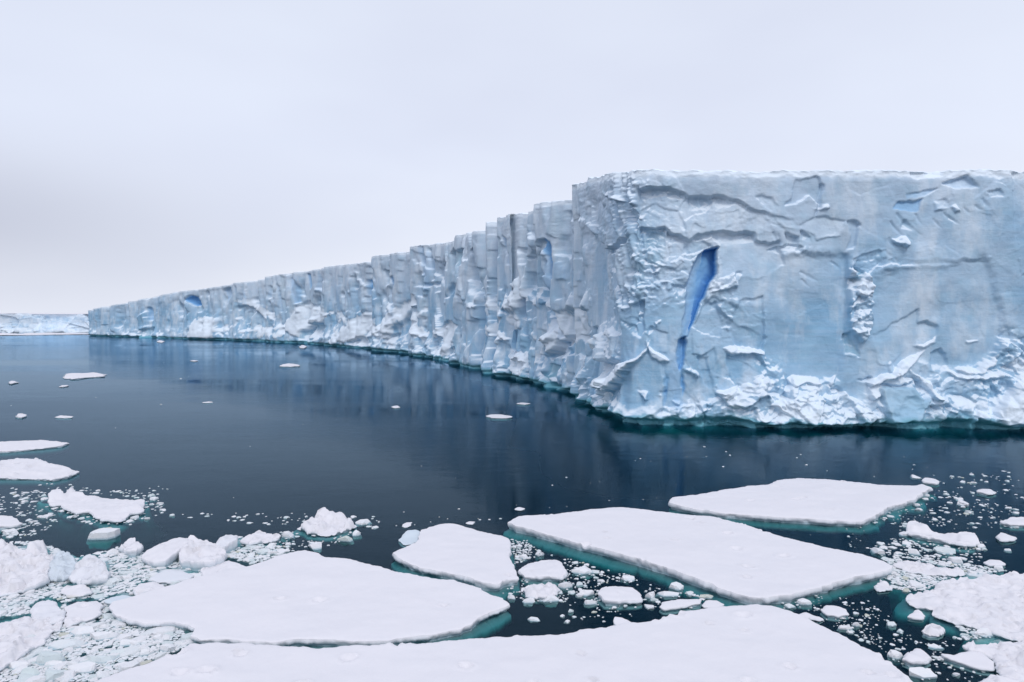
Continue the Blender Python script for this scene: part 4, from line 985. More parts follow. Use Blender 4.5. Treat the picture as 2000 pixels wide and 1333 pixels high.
floe("ice_floe", [(1931, 1096), (1944, 1091), (1964, 1094), (1974, 1100), (1964, 1103), (1940, 1102)], 0.4, "smooth oval floe alone in dark water by the right edge", group=MID, seed=34, edge=0.6)
floe("ice_floe", [(1962, 1016), (1980, 1008), (2040, 1006), (2040, 1022), (1980, 1022)], 0.5, "yellowish white floe cut by the right edge, above the pebble shaped floe", group=MID, seed=35, lump=0.12, stain=0.12)
floe("ice_floe", [(1805, 935), (1810, 930), (1830, 933), (1842, 939), (1836, 942), (1812, 939)], 0.5, "thin sliver of ice directly above the wedge floe's right tip", group=MID, seed=36, edge=0.6)
floe("ice_floe", [(1915, 957), (1922, 951), (1940, 952), (1952, 958), (1936, 961)], 0.5, "low hump shaped floe in the sparse ice at the upper right", group=MID, seed=37)
floe("ice_floe", [(1776, 1168), (1786, 1160), (1812, 1158), (1840, 1150), (1842, 1138), (1870, 1132), (1900, 1128), (1960, 1122), (2040, 1118), (2040, 1262), (1975, 1246),
                  (1945, 1236), (1922, 1226), (1880, 1218), (1850, 1206), (1832, 1198), (1830, 1190), (1800, 1186), (1784, 1180)], 0.32,
     "wide conglomerate floe of frozen rubble with a turquoise rim at the right edge", group=MID, seed=38, lump=0.22, lsc=0.85, foot=(0.8, 2.6), dents=40)
floe("ice_floe", [(1752, 1106), (1772, 1094), (1800, 1098), (1830, 1106), (1856, 1112), (1880, 1110), (1890, 1118), (1860, 1124), (1820, 1120), (1780, 1114)], 0.3,
     "broken white strip trailing from the right tip of the long diagonal floe", group=MID, seed=39, lump=0.3, lsc=0.7)
floe("ice_floe", [(1780, 1204), (1790, 1197), (1802, 1194), (1816, 1202), (1812, 1207), (1794, 1206)], 0.35, "small roof shaped piece on the turquoise rim of the conglomerate floe", group=MID, seed=40, edge=0.6, knobs=[(1802, 1199, .35, .5, .2)])
floe("ice_floe", [(1811, 1230), (1820, 1220), (1840, 1216), (1856, 1222), (1861, 1230), (1846, 1238), (1824, 1238)], 0.42, "fluffy lone chunk in front of the conglomerate floe's turquoise rim", group=MID, seed=41, lump=0.4, lsc=0.6)
floe("ice_floe", [(1772, 1284), (1780, 1270), (1800, 1266), (1820, 1270), (1829, 1284), (1816, 1290), (1790, 1292)], 0.5, "rounded boulder of ice right of the bottom floe's sloping edge", group=MID, seed=42, lump=0.12, foot=(0.4, 0.9))
floe("ice_floe", [(1850, 1277), (1880, 1281), (1905, 1274), (1930, 1276), (1950, 1292), (1948, 1304), (1920, 1302), (1885, 1292), (1860, 1283)], 0.42,
     "crescent shaped floe with a teal underside in the lower right corner", group=MID, seed=43, foot=(0.4, 1.2), edge=0.7)
floe("ice_floe", [(1886, 1262), (1910, 1256), (1960, 1252), (2040, 1250), (2040, 1360), (1990, 1330), (1968, 1310), (1956, 1290), (1935, 1274), (1905, 1270)], 0.45,
     "white floe running off the right edge behind the crescent floe", group=MID, seed=44, lump=0.3, lsc=0.8, foot=(0.3, 1.0))
floe("ice_floe", [(1932, 1334), (1950, 1322), (2010, 1316), (2040, 1330), (2040, 1370), (1960, 1360)], 0.42, "floe corner at the very bottom right of the picture", group=MID, seed=45, lump=0.2)
floe("ice_floe", [(1611, 1190), (1622, 1182), (1642, 1184), (1660, 1190), (1666, 1200), (1640, 1202), (1618, 1198)], 0.38, "oval loaf shaped floe in dark water below the long diagonal floe's right arm", group=MID, seed=46, edge=0.7)
floe("ice_floe", [(1569, 1203), (1580, 1197), (1604, 1204), (1618, 1210), (1610, 1215), (1584, 1208)], 0.28, "thin slab just above the right shoulder of the bottom floe", group=MID, seed=47)
floe("ice_floe", [(1713, 1142), (1724, 1132), (1740, 1136), (1752, 1144), (1740, 1150), (1718, 1150)], 0.4, "knobbly white lump tucked under the right tip of the long diagonal floe", group=MID, seed=48, lump=0.3, lsc=0.6)
# scattered floes on the open water
SEA = "small floes drifting on the open water"
floe("ice_floe", [(-60, 858), (45, 853.5), (83, 853), (130, 858), (115, 864), (40, 872), (-60, 879)], 0.7, "upper of the two long floes at the left edge, smooth and flat", group=SEA, seed=50, lump=0.1)
floe("ice_floe", [(-60, 894), (30, 889), (75, 890), (88, 897), (120, 903), (149, 913), (130, 922), (95, 929), (60, 926), (-60, 924)], 0.7, "lower of the two long floes at the left edge, rough edged with a submerged rim", group=SEA, seed=51, lump=0.25, lsc=2.0, foot=(1, 3))
floe("ice_floe", [(122, 733), (130, 725), (160, 724), (185, 723), (203, 727), (200, 731), (165, 733), (140, 736)], 0.9, "largest and flattest floe far out on the open water at left", group=SEA, seed=52, lump=0.4, lsc=4, cell=1.5, edge=3)
floe("ice_floe", [(545, 711), (552, 708), (563, 706), (580, 708), (586, 710.5), (565, 712)], 1.0, "hat shaped bit of ice in front of the cliff's reflection at left centre", group=SEA, seed=53, knobs=[(563, 708, 2.2, 9, 1.1)], cell=1.5, edge=3)
floe("ice_floe", [(949, 806), (958, 803), (980, 803), (1000, 807), (990, 809.5), (960, 809)], 0.8, "bright floe alone on the dark reflection left of the cliff corner", group=SEA, seed=54, cell=1.2, edge=1.5)
floe("ice_floe", [(1008, 784), (1018, 782), (1036, 784), (1024, 786)], 0.6, "thin sliver of ice behind the bright floe left of the cliff corner", group=SEA, seed=55, cell=1.3, edge=1.5)
floe("ice_floe", [(763, 789), (772, 787), (782, 790), (772, 791.5)], 0.7, "tiny floe midway across the open water, in front of the wall", group=SEA, seed=56, cell=1.3, edge=1.5)
floe("ice_floe", [(584, 674), (590, 670), (599, 673), (592, 676)], 1.6, "upright scrap of ice close under the far wall", group=SEA, seed=57, cell=1.6, edge=3)
floe("ice_floe", [(306, 665), (312, 662.5), (321, 664.5), (314, 667)], 1.2, "pale scrap of ice near the foot of the far end of the wall", group=SEA, seed=58, cell=1.6, edge=3)
floe("ice_floe", [(26, 807), (34, 802), (42, 802), (50, 806), (38, 809)], 0.8, "rounded little floe near the left edge in the slush lane", group=SEA, seed=59, knobs=[(38, 804, 1.0, 3, .6)], edge=1.5)
floe("ice_floe", [(104, 811), (115, 808), (140, 809), (136, 812), (115, 812.5)], 0.5, "flat strip of ice at the right end of the slush lane", group=SEA, seed=60, edge=1.5)
floe("ice_floe", [(16, 741), (22, 738), (29, 741), (22, 744)], 1.0, "small scrap left of the largest far floe", group=SEA, seed=61, cell=1.5, edge=3)
floe("ice_floe", [(114, 750), (122, 747.5), (132, 749), (122, 751)], 0.8, "small flat scrap just below the largest far floe", group=SEA, seed=62, cell=1.5, edge=3)
floe("ice_floe", [(371, 702), (377, 700.5), (386, 701.5), (378, 703)], 0.8, "thin scrap of ice out on the bright left water, below the rough far end", group=SEA, seed=63, cell=1.5, edge=3)
floe("ice_floe", [(395, 783), (405, 781.5), (416, 783), (405, 784.5)], 0.4, "low sliver in the middle of the open water at left", group=SEA, seed=64, cell=1.3, edge=2)
floe("ice_floe", [(907, 1019), (914, 1016), (928, 1017), (922, 1021)], 0.3, "little bar of ice behind the right back corner of the blunt floe", group=SEA, seed=65)
floe("ice_floe", [(1006, 988), (1014, 984), (1025, 987), (1016, 990)], 0.5, "small white scrap behind the left tip of the long diagonal floe", group=SEA, seed=66)
floe("ice_floe", [(783, 1024), (790, 1017), (806, 1016), (800, 1022), (790, 1026)], 0.35, "pair of frozen scraps left of the blunt floe's back edge", group=SEA, seed=67, lump=0.2)
floe("ice_floe", [(-300, 652), (-100, 648.5), (40, 649.5), (60, 648.3), (168, 648.2), (176, 650.6), (60, 652), (0, 652.4), (-100, 654)], 1.6, "long white strip of sea ice below the distant iceberg", group=SEA, seed=68, lump=0.6, lsc=16, cell=2.2, edge=12, foot=(1, 3))
# ------------------------------------------------------------------ loose chunks and brash
def icosphere(sub):
    t = (1 + 5 ** 0.5) / 2
    V = np.array([(-1, t, 0), (1, t, 0), (-1, -t, 0), (1, -t, 0), (0, -1, t), (0, 1, t), (0, -1, -t), (0, 1, -t), (t, 0, -1), (t, 0, 1), (-t, 0, -1), (-t, 0, 1)], float)
    Fc = np.array([(0, 11, 5), (0, 5, 1), (0, 1, 7), (0, 7, 10), (0, 10, 11), (1, 5, 9), (5, 11, 4), (11, 10, 2), (10, 7, 6), (7, 1, 8),
                   (3, 9, 4), (3, 4, 2), (3, 2, 6), (3, 6, 8), (3, 8, 9), (4, 9, 5), (2, 4, 11), (6, 2, 10), (8, 6, 7), (9, 8, 1)])
    V /= np.linalg.norm(V, axis=1)[:, None]
    for _ in range(sub):
        E = np.sort(np.vstack([Fc[:, [0, 1]], Fc[:, [1, 2]], Fc[:, [2, 0]]]), 1)
        U, inv = np.unique(E, axis=0, return_inverse=True); inv = inv.ravel()
        mid = V[U[:, 0]] + V[U[:, 1]]; mid /= np.linalg.norm(mid, axis=1)[:, None]
        a, b, c = (inv[k * len(Fc):(k + 1) * len(Fc)] + len(V) for k in range(3))
        V = np.vstack([V, mid])
        Fc = np.vstack([np.stack([Fc[:, 0], a, c], 1), np.stack([Fc[:, 1], b, a], 1), np.stack([Fc[:, 2], c, b], 1), np.stack([a, b, c], 1)])
    return V, Fc

ICO = {k: icosphere(k) for k in (1, 2, 3, 4)}

def lump_verts(seed, sub, flat=0.55, rough=1.0):
    """unit lump: spans about -1..1 in x and y, top near z = 1, water level at z = 0"""
    V, Fc = ICO[sub]
    r = np.random.default_rng(seed)
    o = r.uniform(-50, 50, 3)
    R = 1 + rough * (0.24 * noise3(V[:, 0] * 1.4 + o[0], V[:, 1] * 1.4 + o[1], V[:, 2] * 1.4 + o[2], seed)
                     + 0.20 * noise3(V[:, 0] * 3.1 + o[1], V[:, 1] * 3.1 + o[2], V[:, 2] * 3.1 + o[0], seed + 1)
                     + 0.10 * noise3(V[:, 0] * 7 + o[1], V[:, 1] * 7 + o[0], V[:, 2] * 7, seed + 2))
    P = V * R[:, None]
    for _ in range(int(r.integers(9, 15))):
        n = r.normal(size=3); n[2] = abs(n[2]) * 0.8 - 0.15; n /= np.linalg.norm(n)
        cc = r.uniform(0.50, 0.88); h = P @ n
        k = h > cc
        P[k] -= n * ((h[k] - cc) * 0.99)[:, None]
    n = np.array([r.normal() * 0.16, r.normal() * 0.16, 1.0]); n /= np.linalg.norm(n); h = P @ n; k = h > flat
    P[k] -= n * ((h[k] - flat) * r.uniform(0.7, 0.95))[:, None]
    P[:, 2] = P[:, 2] + 0.10
    P[:, 2] *= 1.0 / max(0.2, P[:, 2].max())
    P[:, :2] /= np.abs(P[:, :2]).max(0)
    return P, Fc

def wet_of(z): return sstep(0.20, 0.02, z) * sstep(-0.28, -0.05, z) * 0.9

PROTO = []
for k in range(26):
    P, Fc = lump_verts(1000 + k, 3, flat=[0.25, 0.4, 0.55, 0.8][k % 4])
    me = mesh_from("brash_ice_piece", P, [Fc], M_BRASH, dict(wet=wet_of(P[:, 2]), tone=np.zeros(len(P))), smooth=False)
    PROTO.append(me)
LOW = [lump_verts(2000 + k, 1 if k < 16 else 2, flat=[0.3, 0.45, 0.8][k % 3]) for k in range(32)]

HAND = []
def chunk(x0, x1, y0, y1, label, group, fr=0.45, seed=0, sub=4, flat=0.6, rough=1.0, cat="ice chunk"):
    """one traced lump: its box in photo pixels, fr = share of the box height that is its height above water"""
    HAND.append((x0, x1, y0, y1))
    d = KG / (y1 - HZ); w = (x1 - x0) * d / F; h_px = y1 - y0
    hz = fr * h_px * d / F
    dep = min((1 - fr) * h_px * d * d / KG, 1.5 * w)
    cx = ((x0 + x1) / 2 - 1000) / F * (d + dep / 2)
    P, Fc = lump_verts(seed + 5000, sub, flat, rough)
    wz = wet_of(P[:, 2] * 0.6)
    P = P * np.array([w / 2, max(dep, 0.5 * w) / 2, hz]); P[:, 2] = np.where(P[:, 2] < 0, P[:, 2] * 1.0, P[:, 2])
    me = mesh_from("ice_chunk", P, [Fc], M_BRASH, dict(wet=wz, tone=np.full(len(P), 0.0)), smooth=False)
    o = link("ice_chunk", me); o.location = (cx, d + dep / 2, 0)
    tag(o, label, cat, group)
    return o

LB = "ice chunks in the left brash field"
CH = "ice chunks in the channels between the floes"
RT = "ice chunks in the dark water at right"
rows = [
    (166, 227, 1031, 1060, "smooth dome shaped chunk between the knobbed floe and the angular block", LB, .5),
    (-6, 34, 1033, 1052, "dirty yellowish lump of slush at the left edge above the hummocky floe", LB, .5),
    (320, 348, 1136, 1152, "small cube of ice on the back edge of the leaf shaped floe's left wing", LB, .5),
    (124, 184, 1224, 1252, "blocky grey-white chunk in front of the flat slab with two dimples", LB, .5),
    (159, 230, 1233, 1260, "scalloped white chunk below the left tip of the leaf shaped floe", LB, .5),
    (80, 156, 1251, 1279, "pale blue glassy chunk at the foot of the rough corner floe", LB, .45),
    (47, 121, 1272, 1312, "large rubbly chunk with a yellow-green stain in the lower left", LB, .5),
    (-8, 48, 1295, 1319, "smooth whale-backed chunk at the left edge near the bottom", LB, .5),
    (20, 72, 1305, 1336, "lumpy two-headed chunk at the bottom left corner", LB, .55),
    (66, 116, 1313, 1345, "white dome cut by the bottom edge of the picture at left", LB, .55),
    (147, 222, 1280, 1306, "long angular chunk above the bottom floe's left tip", LB, .45),
    (200, 238, 1275, 1290, "tan-brown piece of ice among white chunks at lower left", LB, .5),
    (121, 182, 1299, 1328, "dark-based chunk with a white cap near the bottom left", LB, .5),
    (205, 264, 1298, 1316, "flat white chunk against the bottom floe's left shore", LB, .35),
    (168, 204, 1316, 1338, "snowy chunk touching the bottom floe's left corner", LB, .5),
    (214, 262, 1251, 1272, "knobbly chunk left of the green water notch", LB, .5),
    (300, 338, 1258, 1284, "round chunk floating in the green water notch", LB, .5),
    (255, 290, 1269, 1293, "grey-white chunk just left of the round chunk in the green notch", LB, .5),
    (285, 314, 1243, 1261, "little double lump in the upper part of the green notch", LB, .55),
    (70, 112, 1296, 1312, "small grey chunk under the yellow-green stained chunk", LB, .5),
    (112, 150, 1252, 1268, "sharp white chip right of the pale blue chunk", LB, .5),
    (180, 206, 1224, 1238, "small stacked lump beneath the flat slab's right end", LB, .6),
    (543, 574, 1037, 1057, "round knob of ice at the left end of the turquoise mound", LB, .55),
    (652, 692, 1044, 1065, "bright lump in front of the right end of the turquoise mound", LB, .5),
    (684, 704, 1037, 1052, "small white ball right of the bright lump by the turquoise mound", LB, .6),
    (685, 724, 1014, 1030, "tail of broken pieces off the right end of the turquoise mound", LB, .4),
    (595, 634, 1059, 1080, "rough white cluster just behind the peak of the leaf shaped floe", LB, .5),
    (494, 524, 1072, 1088, "rounded lump behind the leaf shaped floe, left of its peak", LB, .5),
    (512, 540, 1062, 1077, "small pyramid of ice between the bumpy floe and the leaf shaped floe", LB, .55),
    (472, 498, 1080, 1096, "grey lump left of the rounded lump behind the leaf shaped floe", LB, .5),
    (534, 562, 1076, 1086, "low flat bit touching the back of the leaf shaped floe", LB, .35),
    (1090, 1126, 1135, 1157, "white wedge right of the rubbly clump in the channel", CH, .5),
    (1116, 1168, 1107, 1130, "white chunk with a dark base right of the square block", CH, .45),
    (1052, 1100, 1164, 1183, "half sunken chunk with a pale blue tail below the rubbly clump", CH, .5),
    (1018, 1046, 1170, 1186, "small chunk left of the half sunken one in the channel", CH, .5),
    (1131, 1164, 1154, 1172, "neat oval chunk left of the rounded thick block", CH, .5),
    (1140, 1170, 1175, 1189, "little hat shaped chunk under the neat oval chunk", CH, .55),
    (1029, 1056, 1209, 1222, "solitary white chunk in the dark pool above the bottom floe", CH, .4),
    (1109, 1122, 1194, 1204, "white dot of ice in the dark pool, right of the solitary chunk", CH, .6),
    (1211, 1244, 1126, 1141, "flat grey-white chunk in the dark channel under the long diagonal floe", CH, .45),
    (991, 1008, 1166, 1178, "round lump off the right tip of the leaf shaped floe", CH, .6),
    (1283, 1338, 1155, 1172, "jumbled chunk above the flat rectangular slab", CH, .5),
    (1303, 1340, 1138, 1160, "pointed white chunk leaning on the long diagonal floe's lower edge", CH, .55),
    (1262, 1284, 1156, 1178, "upright shard right of the rounded thick block", CH, .6),
    (1368, 1400, 1164, 1176, "small white chunk above the thin slab under the diagonal floe", CH, .5),
    (1014, 1034, 1084, 1098, "small white lump behind the square block", CH, .5),
    (1044, 1064, 1076, 1092, "bit of ice standing alone behind the square block's top edge", CH, .6),
    (1534, 1562, 1182, 1196, "white lump at the meeting point of the diagonal and bottom floes", CH, .5),
    (1560, 1592, 1172, 1190, "crumbled chunk right of the meeting point of the two floes", CH, .5),
    (1673, 1690, 1219, 1233, "white ball of ice in the dark water right of the bottom floe's shoulder", RT, .6),
    (1762, 1790, 1038, 1052, "rounded chunk under the left hump of the long ridge", RT, .5),
    (1780, 1804, 928, 938, "left one of two slivers above the wedge floe's right tip", RT, .4),
    (1872, 1900, 974, 993, "double topped chunk right of the wedge floe's tip", RT, .5),
    (1766, 1790, 1058, 1070, "oval chunk below the left half of the long ridge", RT, .4),
    (1708, 1738, 1068, 1090, "yellowish oval chunk beside the right arm of the diagonal floe", RT, .4),
    (1780, 1806, 1072, 1090, "jagged white chunk below the long ridge's middle", RT, .5),
    (1834, 1878, 1068, 1088, "peaked chunk with a drawn-out base under the long ridge", RT, .5),
    (1860, 1892, 1087, 1109, "big white chunk above the conglomerate floe", RT, .5),
    (1910, 1936, 1064, 1076, "lump at the right foot of the long ridge", RT, .5),
    (1968, 1986, 1072, 1082, "small oval at right, between the pebble floe and the smooth oval floe", RT, .45),
    (1952, 1972, 1108, 1122, "small chunk right behind the conglomerate floe's back edge", RT, .5),
    (1912, 1962, 1230, 1254, "clump of rounded lumps at the lower edge of the conglomerate floe", RT, .5),
    (1822, 1856, 1262, 1277, "low mound above the crescent floe", RT, .45),
    (1742, 1776, 1273, 1298, "twin lumps touching the bottom floe's sloping right edge", RT, .5),
    (1786, 1838, 1308, 1338, "broken pieces at the bottom edge beside the bottom floe", RT, .5),
    (1660, 1676, 1238, 1246, "tiny oval in the dark pool at right of the bottom floe", RT, .5),
    (1740, 1758, 1218, 1232, "pointed white chip in the middle of the right dark pool", RT, .5),
    (1760, 1774, 1234, 1244, "small bead of ice lower in the right dark pool", RT, .5),
    (1640, 1676, 1226, 1240, "greyish clump beside the bottom floe's right shoulder", RT, .5),
]
for i, (a, b, c, d, lab, grp, fr) in enumerate(rows):
    ch = chunk(a, b, c, d, lab, grp, fr, seed=i * 3 + 1, sub=4 if b - a > 34 else 3, flat=[0.5, 0.7, 0.95][i % 3])

# --- scattered brash: outlines of the fields in photo pixels, number of pieces, width range in pixels
FIELDS = [
    ("left", [(-20, 1062), (60, 1060), (95, 1072), (140, 1092), (220, 1070), (300, 1090), (400, 1092), (480, 1066), (560, 1068), (560, 1088), (480, 1110), (350, 1145), (205, 1180), (200, 1205), (345, 1232),
              (366, 1250), (350, 1272), (230, 1318), (160, 1340), (-20, 1340)], 3400, 7, 52, 1.75),
    ("left", [(440, 1050), (560, 1040), (700, 1040), (640, 1072), (560, 1090), (430, 1104)], 120, 4, 18, 2.2),
    ("left", [(-20, 965), (60, 958), (110, 958), (240, 958), (312, 966), (318, 1000), (290, 1020), (200, 1035), (120, 1010), (100, 1030), (40, 1055), (-20, 1050)], 260, 4, 22, 2.4),
    ("left", [(320, 1002), (480, 1003), (740, 1008), (745, 1030), (690, 1036), (560, 1030), (330, 1012)], 45, 4, 16, 2.0),
    ("channel", [(996, 1055), (1020, 1058), (1060, 1080), (1130, 1100), (1240, 1130), (1350, 1160), (1420, 1182), (1350, 1192), (1290, 1192), (1180, 1192), (1100, 1185), (1000, 1178), (975, 1165), (1015, 1140), (1005, 1105)], 300, 4, 22, 2.4),
    ("channel", [(1000, 1060), (1030, 1058), (1040, 1085), (1020, 1110), (1006, 1104)], 60, 4, 14, 2.0),
    ("channel", [(1090, 1190), (1200, 1170), (1300, 1190), (1290, 1208), (1180, 1222), (1090, 1222)], 40, 3, 14, 2.6),
    ("channel", [(1525, 1182), (1560, 1172), (1640, 1160), (1700, 1170), (1780, 1240), (1850, 1290), (1840, 1330), (1790, 1320), (1700, 1262), (1600, 1215), (1540, 1196)], 200, 3, 14, 2.8),
    ("right", [(1720, 1100), (1760, 1088), (1850, 1100), (1900, 1105), (2010, 1125), (2010, 1150), (1850, 1160), (1780, 1160), (1720, 1145)], 900, 6, 40, 1.6),
    ("right", [(1690, 1075), (1760, 1050), (1940, 1062), (1920, 1100), (1850, 1110), (1740, 1095)], 190, 4, 20, 2.3),
    ("right", [(1700, 1020), (1822, 955), (1900, 965), (2010, 1000), (2010, 1035), (1900, 1035), (1760, 1040)], 190, 3, 18, 2.6),
    ("right", [(1820, 930), (1990, 915), (2010, 980), (1900, 965), (1840, 955)], 50, 3, 14, 2.4),
    ("right", [(1880, 1222), (2010, 1240), (2010, 1270), (1900, 1262)], 70, 5, 24, 2.0),
    ("right", [(1800, 1255), (1900, 1250), (1960, 1340), (1800, 1340)], 50, 4, 18, 2.4),
    ("open", [(640, 1040), (760, 1005), (960, 985), (990, 1020), (850, 1022), (700, 1045)], 18, 3, 9, 2.5),
    ("open", [(1100, 870), (1990, 870), (1990, 940), (1500, 940), (1300, 985), (1000, 1000)], 34, 2, 6, 2.4),
    ("open", [(-20, 690), (900, 700), (1100, 790), (900, 1000), (-20, 955)], 16, 2, 7, 2.6),
    ("open", [(1030, 1050), (1300, 1120), (1420, 1020), (1560, 1055), (1700, 1020), (1700, 1085), (1200, 1090)], 60, 2, 7, 2.6),
    ("open", [(-20, 945), (330, 950), (330, 960), (-20, 962)], 20, 3, 9, 2.4),
]
LANDMARKS = [(15, 1015, "the floe tip at the left edge"), (60, 1075, "the hummocky floe's knob"), (30, 1120, "the hummocky floe"), (115, 1105, "the pale green rubble heap"),
    (170, 1108, "the big pile of white rubble"), (140, 1150, "the algae stained slab"), (80, 1192, "the smooth pale block"), (155, 1195, "the slab with two dimples"),
    (60, 1240, "the rough corner floe"), (222, 1170, "the greenish leaning slab"), (180, 985, "the knobbed floe"), (196, 1045, "the dome shaped chunk"),
    (310, 1065, "the tilted slabs"), (390, 1065, "the angular block"), (435, 1108, "the notched slab"), (330, 1126, "the rounded pale slab"), (285, 1148, "the narrow slab"),
    (505, 1042, "the bumpy floe"), (635, 1025, "the turquoise mound"), (155, 1238, "the blocky grey-white chunk"), (195, 1246, "the scalloped chunk"), (118, 1265, "the pale blue chunk"),
    (84, 1292, "the yellow-green stained chunk"), (20, 1307, "the whale-backed chunk"), (46, 1320, "the two-headed chunk"), (184, 1293, "the long angular chunk"), (219, 1282, "the tan piece"),
    (150, 1314, "the white capped dark chunk"), (234, 1307, "the flat white chunk"), (319, 1270, "the round chunk in the green notch"), (615, 1068, "the white cluster"), (508, 1080, "the rounded lump"),
    (900, 1080, "the compact blunt floe"), (1058, 1112, "the square block"), (1058, 1152, "the rubbly clump"), (1210, 1160, "the rounded thick block"), (1330, 1180, "the flat rectangular slab"),
    (1310, 1160, "the jumbled chunk"), (1142, 1118, "the dark based chunk"), (1147, 1163, "the neat oval chunk"), (1042, 1215, "the solitary chunk"), (1076, 1174, "the half sunken chunk"),
    (1220, 1215, "the tilted plate"), (1550, 1188, "the two floes' meeting point"), (1638, 1192, "the loaf shaped floe"), (1740, 1228, "the pointed white chip"), (1800, 1280, "the ice boulder"),
    (1758, 1285, "the twin lumps"), (1836, 1230, "the fluffy chunk"), (1732, 1141, "the knobbly lump"), (1722, 1080, "the yellowish oval chunk"), (1793, 1080, "the jagged chunk"),
    (1855, 1078, "the peaked chunk"), (1876, 1098, "the big white chunk"), (1850, 1045, "the long ridge"), (1974, 1048, "the pebble shaped floe"), (1952, 1097, "the smooth oval floe"),
    (1985, 1015, "the yellowish edge floe"), (1930, 956, "the hump shaped floe"), (1886, 984, "the double topped chunk"), (1820, 936, "the thin sliver"), (1810, 960, "the wedge floe's tip"),
    (1820, 1110, "the broken white strip"), (1900, 1140, "the conglomerate floe's back edge"), (1960, 1150, "the conglomerate floe's far corner"), (1900, 1290, "the crescent floe"),
    (1935, 1240, "the clump of rounded lumps"), (1970, 1280, "the white edge floe"), (1750, 1112, "the diagonal floe's tip"), (1838, 1270, "the low mound")]
WHERE_D, SHARE = [], {}
def where(cx, cy, w):
    dd = [math.hypot((cx - a) , 1.8 * (cy - b)) for a, b, _ in LANDMARKS]
    j = int(np.argmin(dd)); a, b, nm = LANDMARKS[j]
    dx, dy = cx - a, 1.8 * (cy - b)
    if abs(dx) > abs(dy): side = "to the left of" if dx < 0 else "to the right of"
    else: side = "just behind" if dy < 0 else "just in front of"
    size = "biggish" if w > 34 else "medium" if w > 27 else "small" if w > 21 else "tiny"
    WHERE_D.append(dd[j])
    return f"{size} loose piece of brash {side} {nm}"
LAB = {"left": ("small loose lump of ice in the crowded brash at the left", "brash pieces crowded at the left"),
       "channel": ("small loose lump of ice in the dark channels between the big floes", "brash pieces in the channels between floes"),
       "right": ("small loose lump of ice in the brash along the right edge", "brash pieces along the right side"),
       "open": ("tiny scrap of ice drifting alone on the open dark water", "tiny scraps on the open water")}
rb = np.random.default_rng(42)
pieces = []
for fi, (reg, poly, num, wmin, wmax, pw) in enumerate(FIELDS):
    P = np.array(poly, float); (x0, y0), (x1, y1) = P.min(0), P.max(0)
    cand = num * 14
    cx, cy = rb.uniform(x0, x1, cand), rb.uniform(y0, y1, cand)
    okm = in_poly(cx, cy, poly)
    w = wmin * (wmax / wmin) ** (rb.random(cand) ** pw)
    for fp in FLOE_POLYS:
        fpa = np.array(fp, float)
        near = okm & (cx > fpa[:, 0].min() - 4) & (cx < fpa[:, 0].max() + 4) & (cy > fpa[:, 1].min() - 4) & (cy < fpa[:, 1].max() + 14)
        if near.any():
            k = np.nonzero(near)[0]
            okm[k] &= ~(in_poly(cx[k], cy[k] , fp) | in_poly(cx[k], cy[k] - 5, fp) | in_poly(cx[k], cy[k] + 0.22 * w[k], fp))
    idx = np.nonzero(okm)[0]; idx = idx[np.argsort(-w[idx])]
    put = []
    PX_, PY_, PW_ = np.zeros(num), np.zeros(num), np.zeros(num); cnt = 0
    # clumping: loose ice gathers in rafts
    clump = fbm2(cx / 60, cy / 30, 3, 700 + fi)
    for i in idx[rb.permutation(len(idx))] if len(idx) else []:
        if cnt >= num: break
        if reg in ("open", "channel") and clump[i] < rb.uniform(-0.5, 0.25): continue
        if cnt:
            q = ((PX_[:cnt] - cx[i]) / (0.5 * (PW_[:cnt] + w[i]))) ** 2 + ((PY_[:cnt] - cy[i]) / (0.24 * (PW_[:cnt] + w[i]))) ** 2
            if q.min() < (0.26 if reg == 'left' else 0.32 if reg == 'right' else 0.6): continue
        PX_[cnt], PY_[cnt], PW_[cnt] = cx[i], cy[i], w[i]; cnt += 1
        pieces.append((w[i], cx[i], cy[i], reg))
pieces.sort(key=lambda p: -p[0])
N_IND = 296
bulkV, bulkF, bulkW, bulkT, nb = [], [], [], [], 0
for k, (w, cx, cy, reg) in enumerate(pieces):
    x, y = ground(cx, cy + 0.2 * w)
    m_ = y / F
    W = w * m_; dep = min(W * rb.uniform(0.7, 1.25), 2.6 * W); hz = W * rb.uniform(0.08, 0.26)
    if reg == "open": dep, hz = W * 0.9, W * 0.22
    rot = rb.uniform(-0.5, 0.5) + (math.pi if rb.random() < 0.5 else 0)
    if k < N_IND:
        o = link("brash_ice_piece", PROTO[k % len(PROTO)])
        o.location = (x, y, 0); o.scale = (W / 2, dep / 2, hz); o.rotation_euler = (0, 0, rot)
        wl_ = where(cx, cy, w); tag(o, wl_, "brash ice", LAB[reg][1]); SHARE.setdefault(wl_, []).append((WHERE_D[-1], o))
    else:
        big = w > 6
        P, Fc = LOW[(16 + k % 16) if big else k % 16]
        c_, s_ = math.cos(rot), math.sin(rot)
        Q = np.stack([(P[:, 0] * c_ - P[:, 1] * s_) * W / 2 + x, (P[:, 0] * s_ + P[:, 1] * c_) * dep / 2 + y, P[:, 2] * hz], 1)
        bulkV.append(Q); bulkF.append(Fc + nb); nb += len(Q)
        bulkW.append(wet_of(P[:, 2])); bulkT.append(np.full(len(Q), rb.random()))
for wl_, members in SHARE.items():                       # several beside one landmark: told apart by how close they lie
    if len(members) > 1:
        members.sort(key=lambda q: q[0])
        for i_, (_, o) in enumerate(members):
            rank = ["closest", "second closest", "third closest", "fourth closest", "fifth closest", "sixth closest", "seventh closest", "eighth closest", "ninth closest", "tenth closest"][min(i_, 9)]
            o["label"] = rank + " " + wl_.replace("loose piece of brash", "brash piece")
bm_ = mesh_from("brash_ice", np.vstack(bulkV), [np.vstack(bulkF)], M_BRASH, dict(wet=np.concatenate(bulkW), tone=np.concatenate(bulkT)), smooth=False)
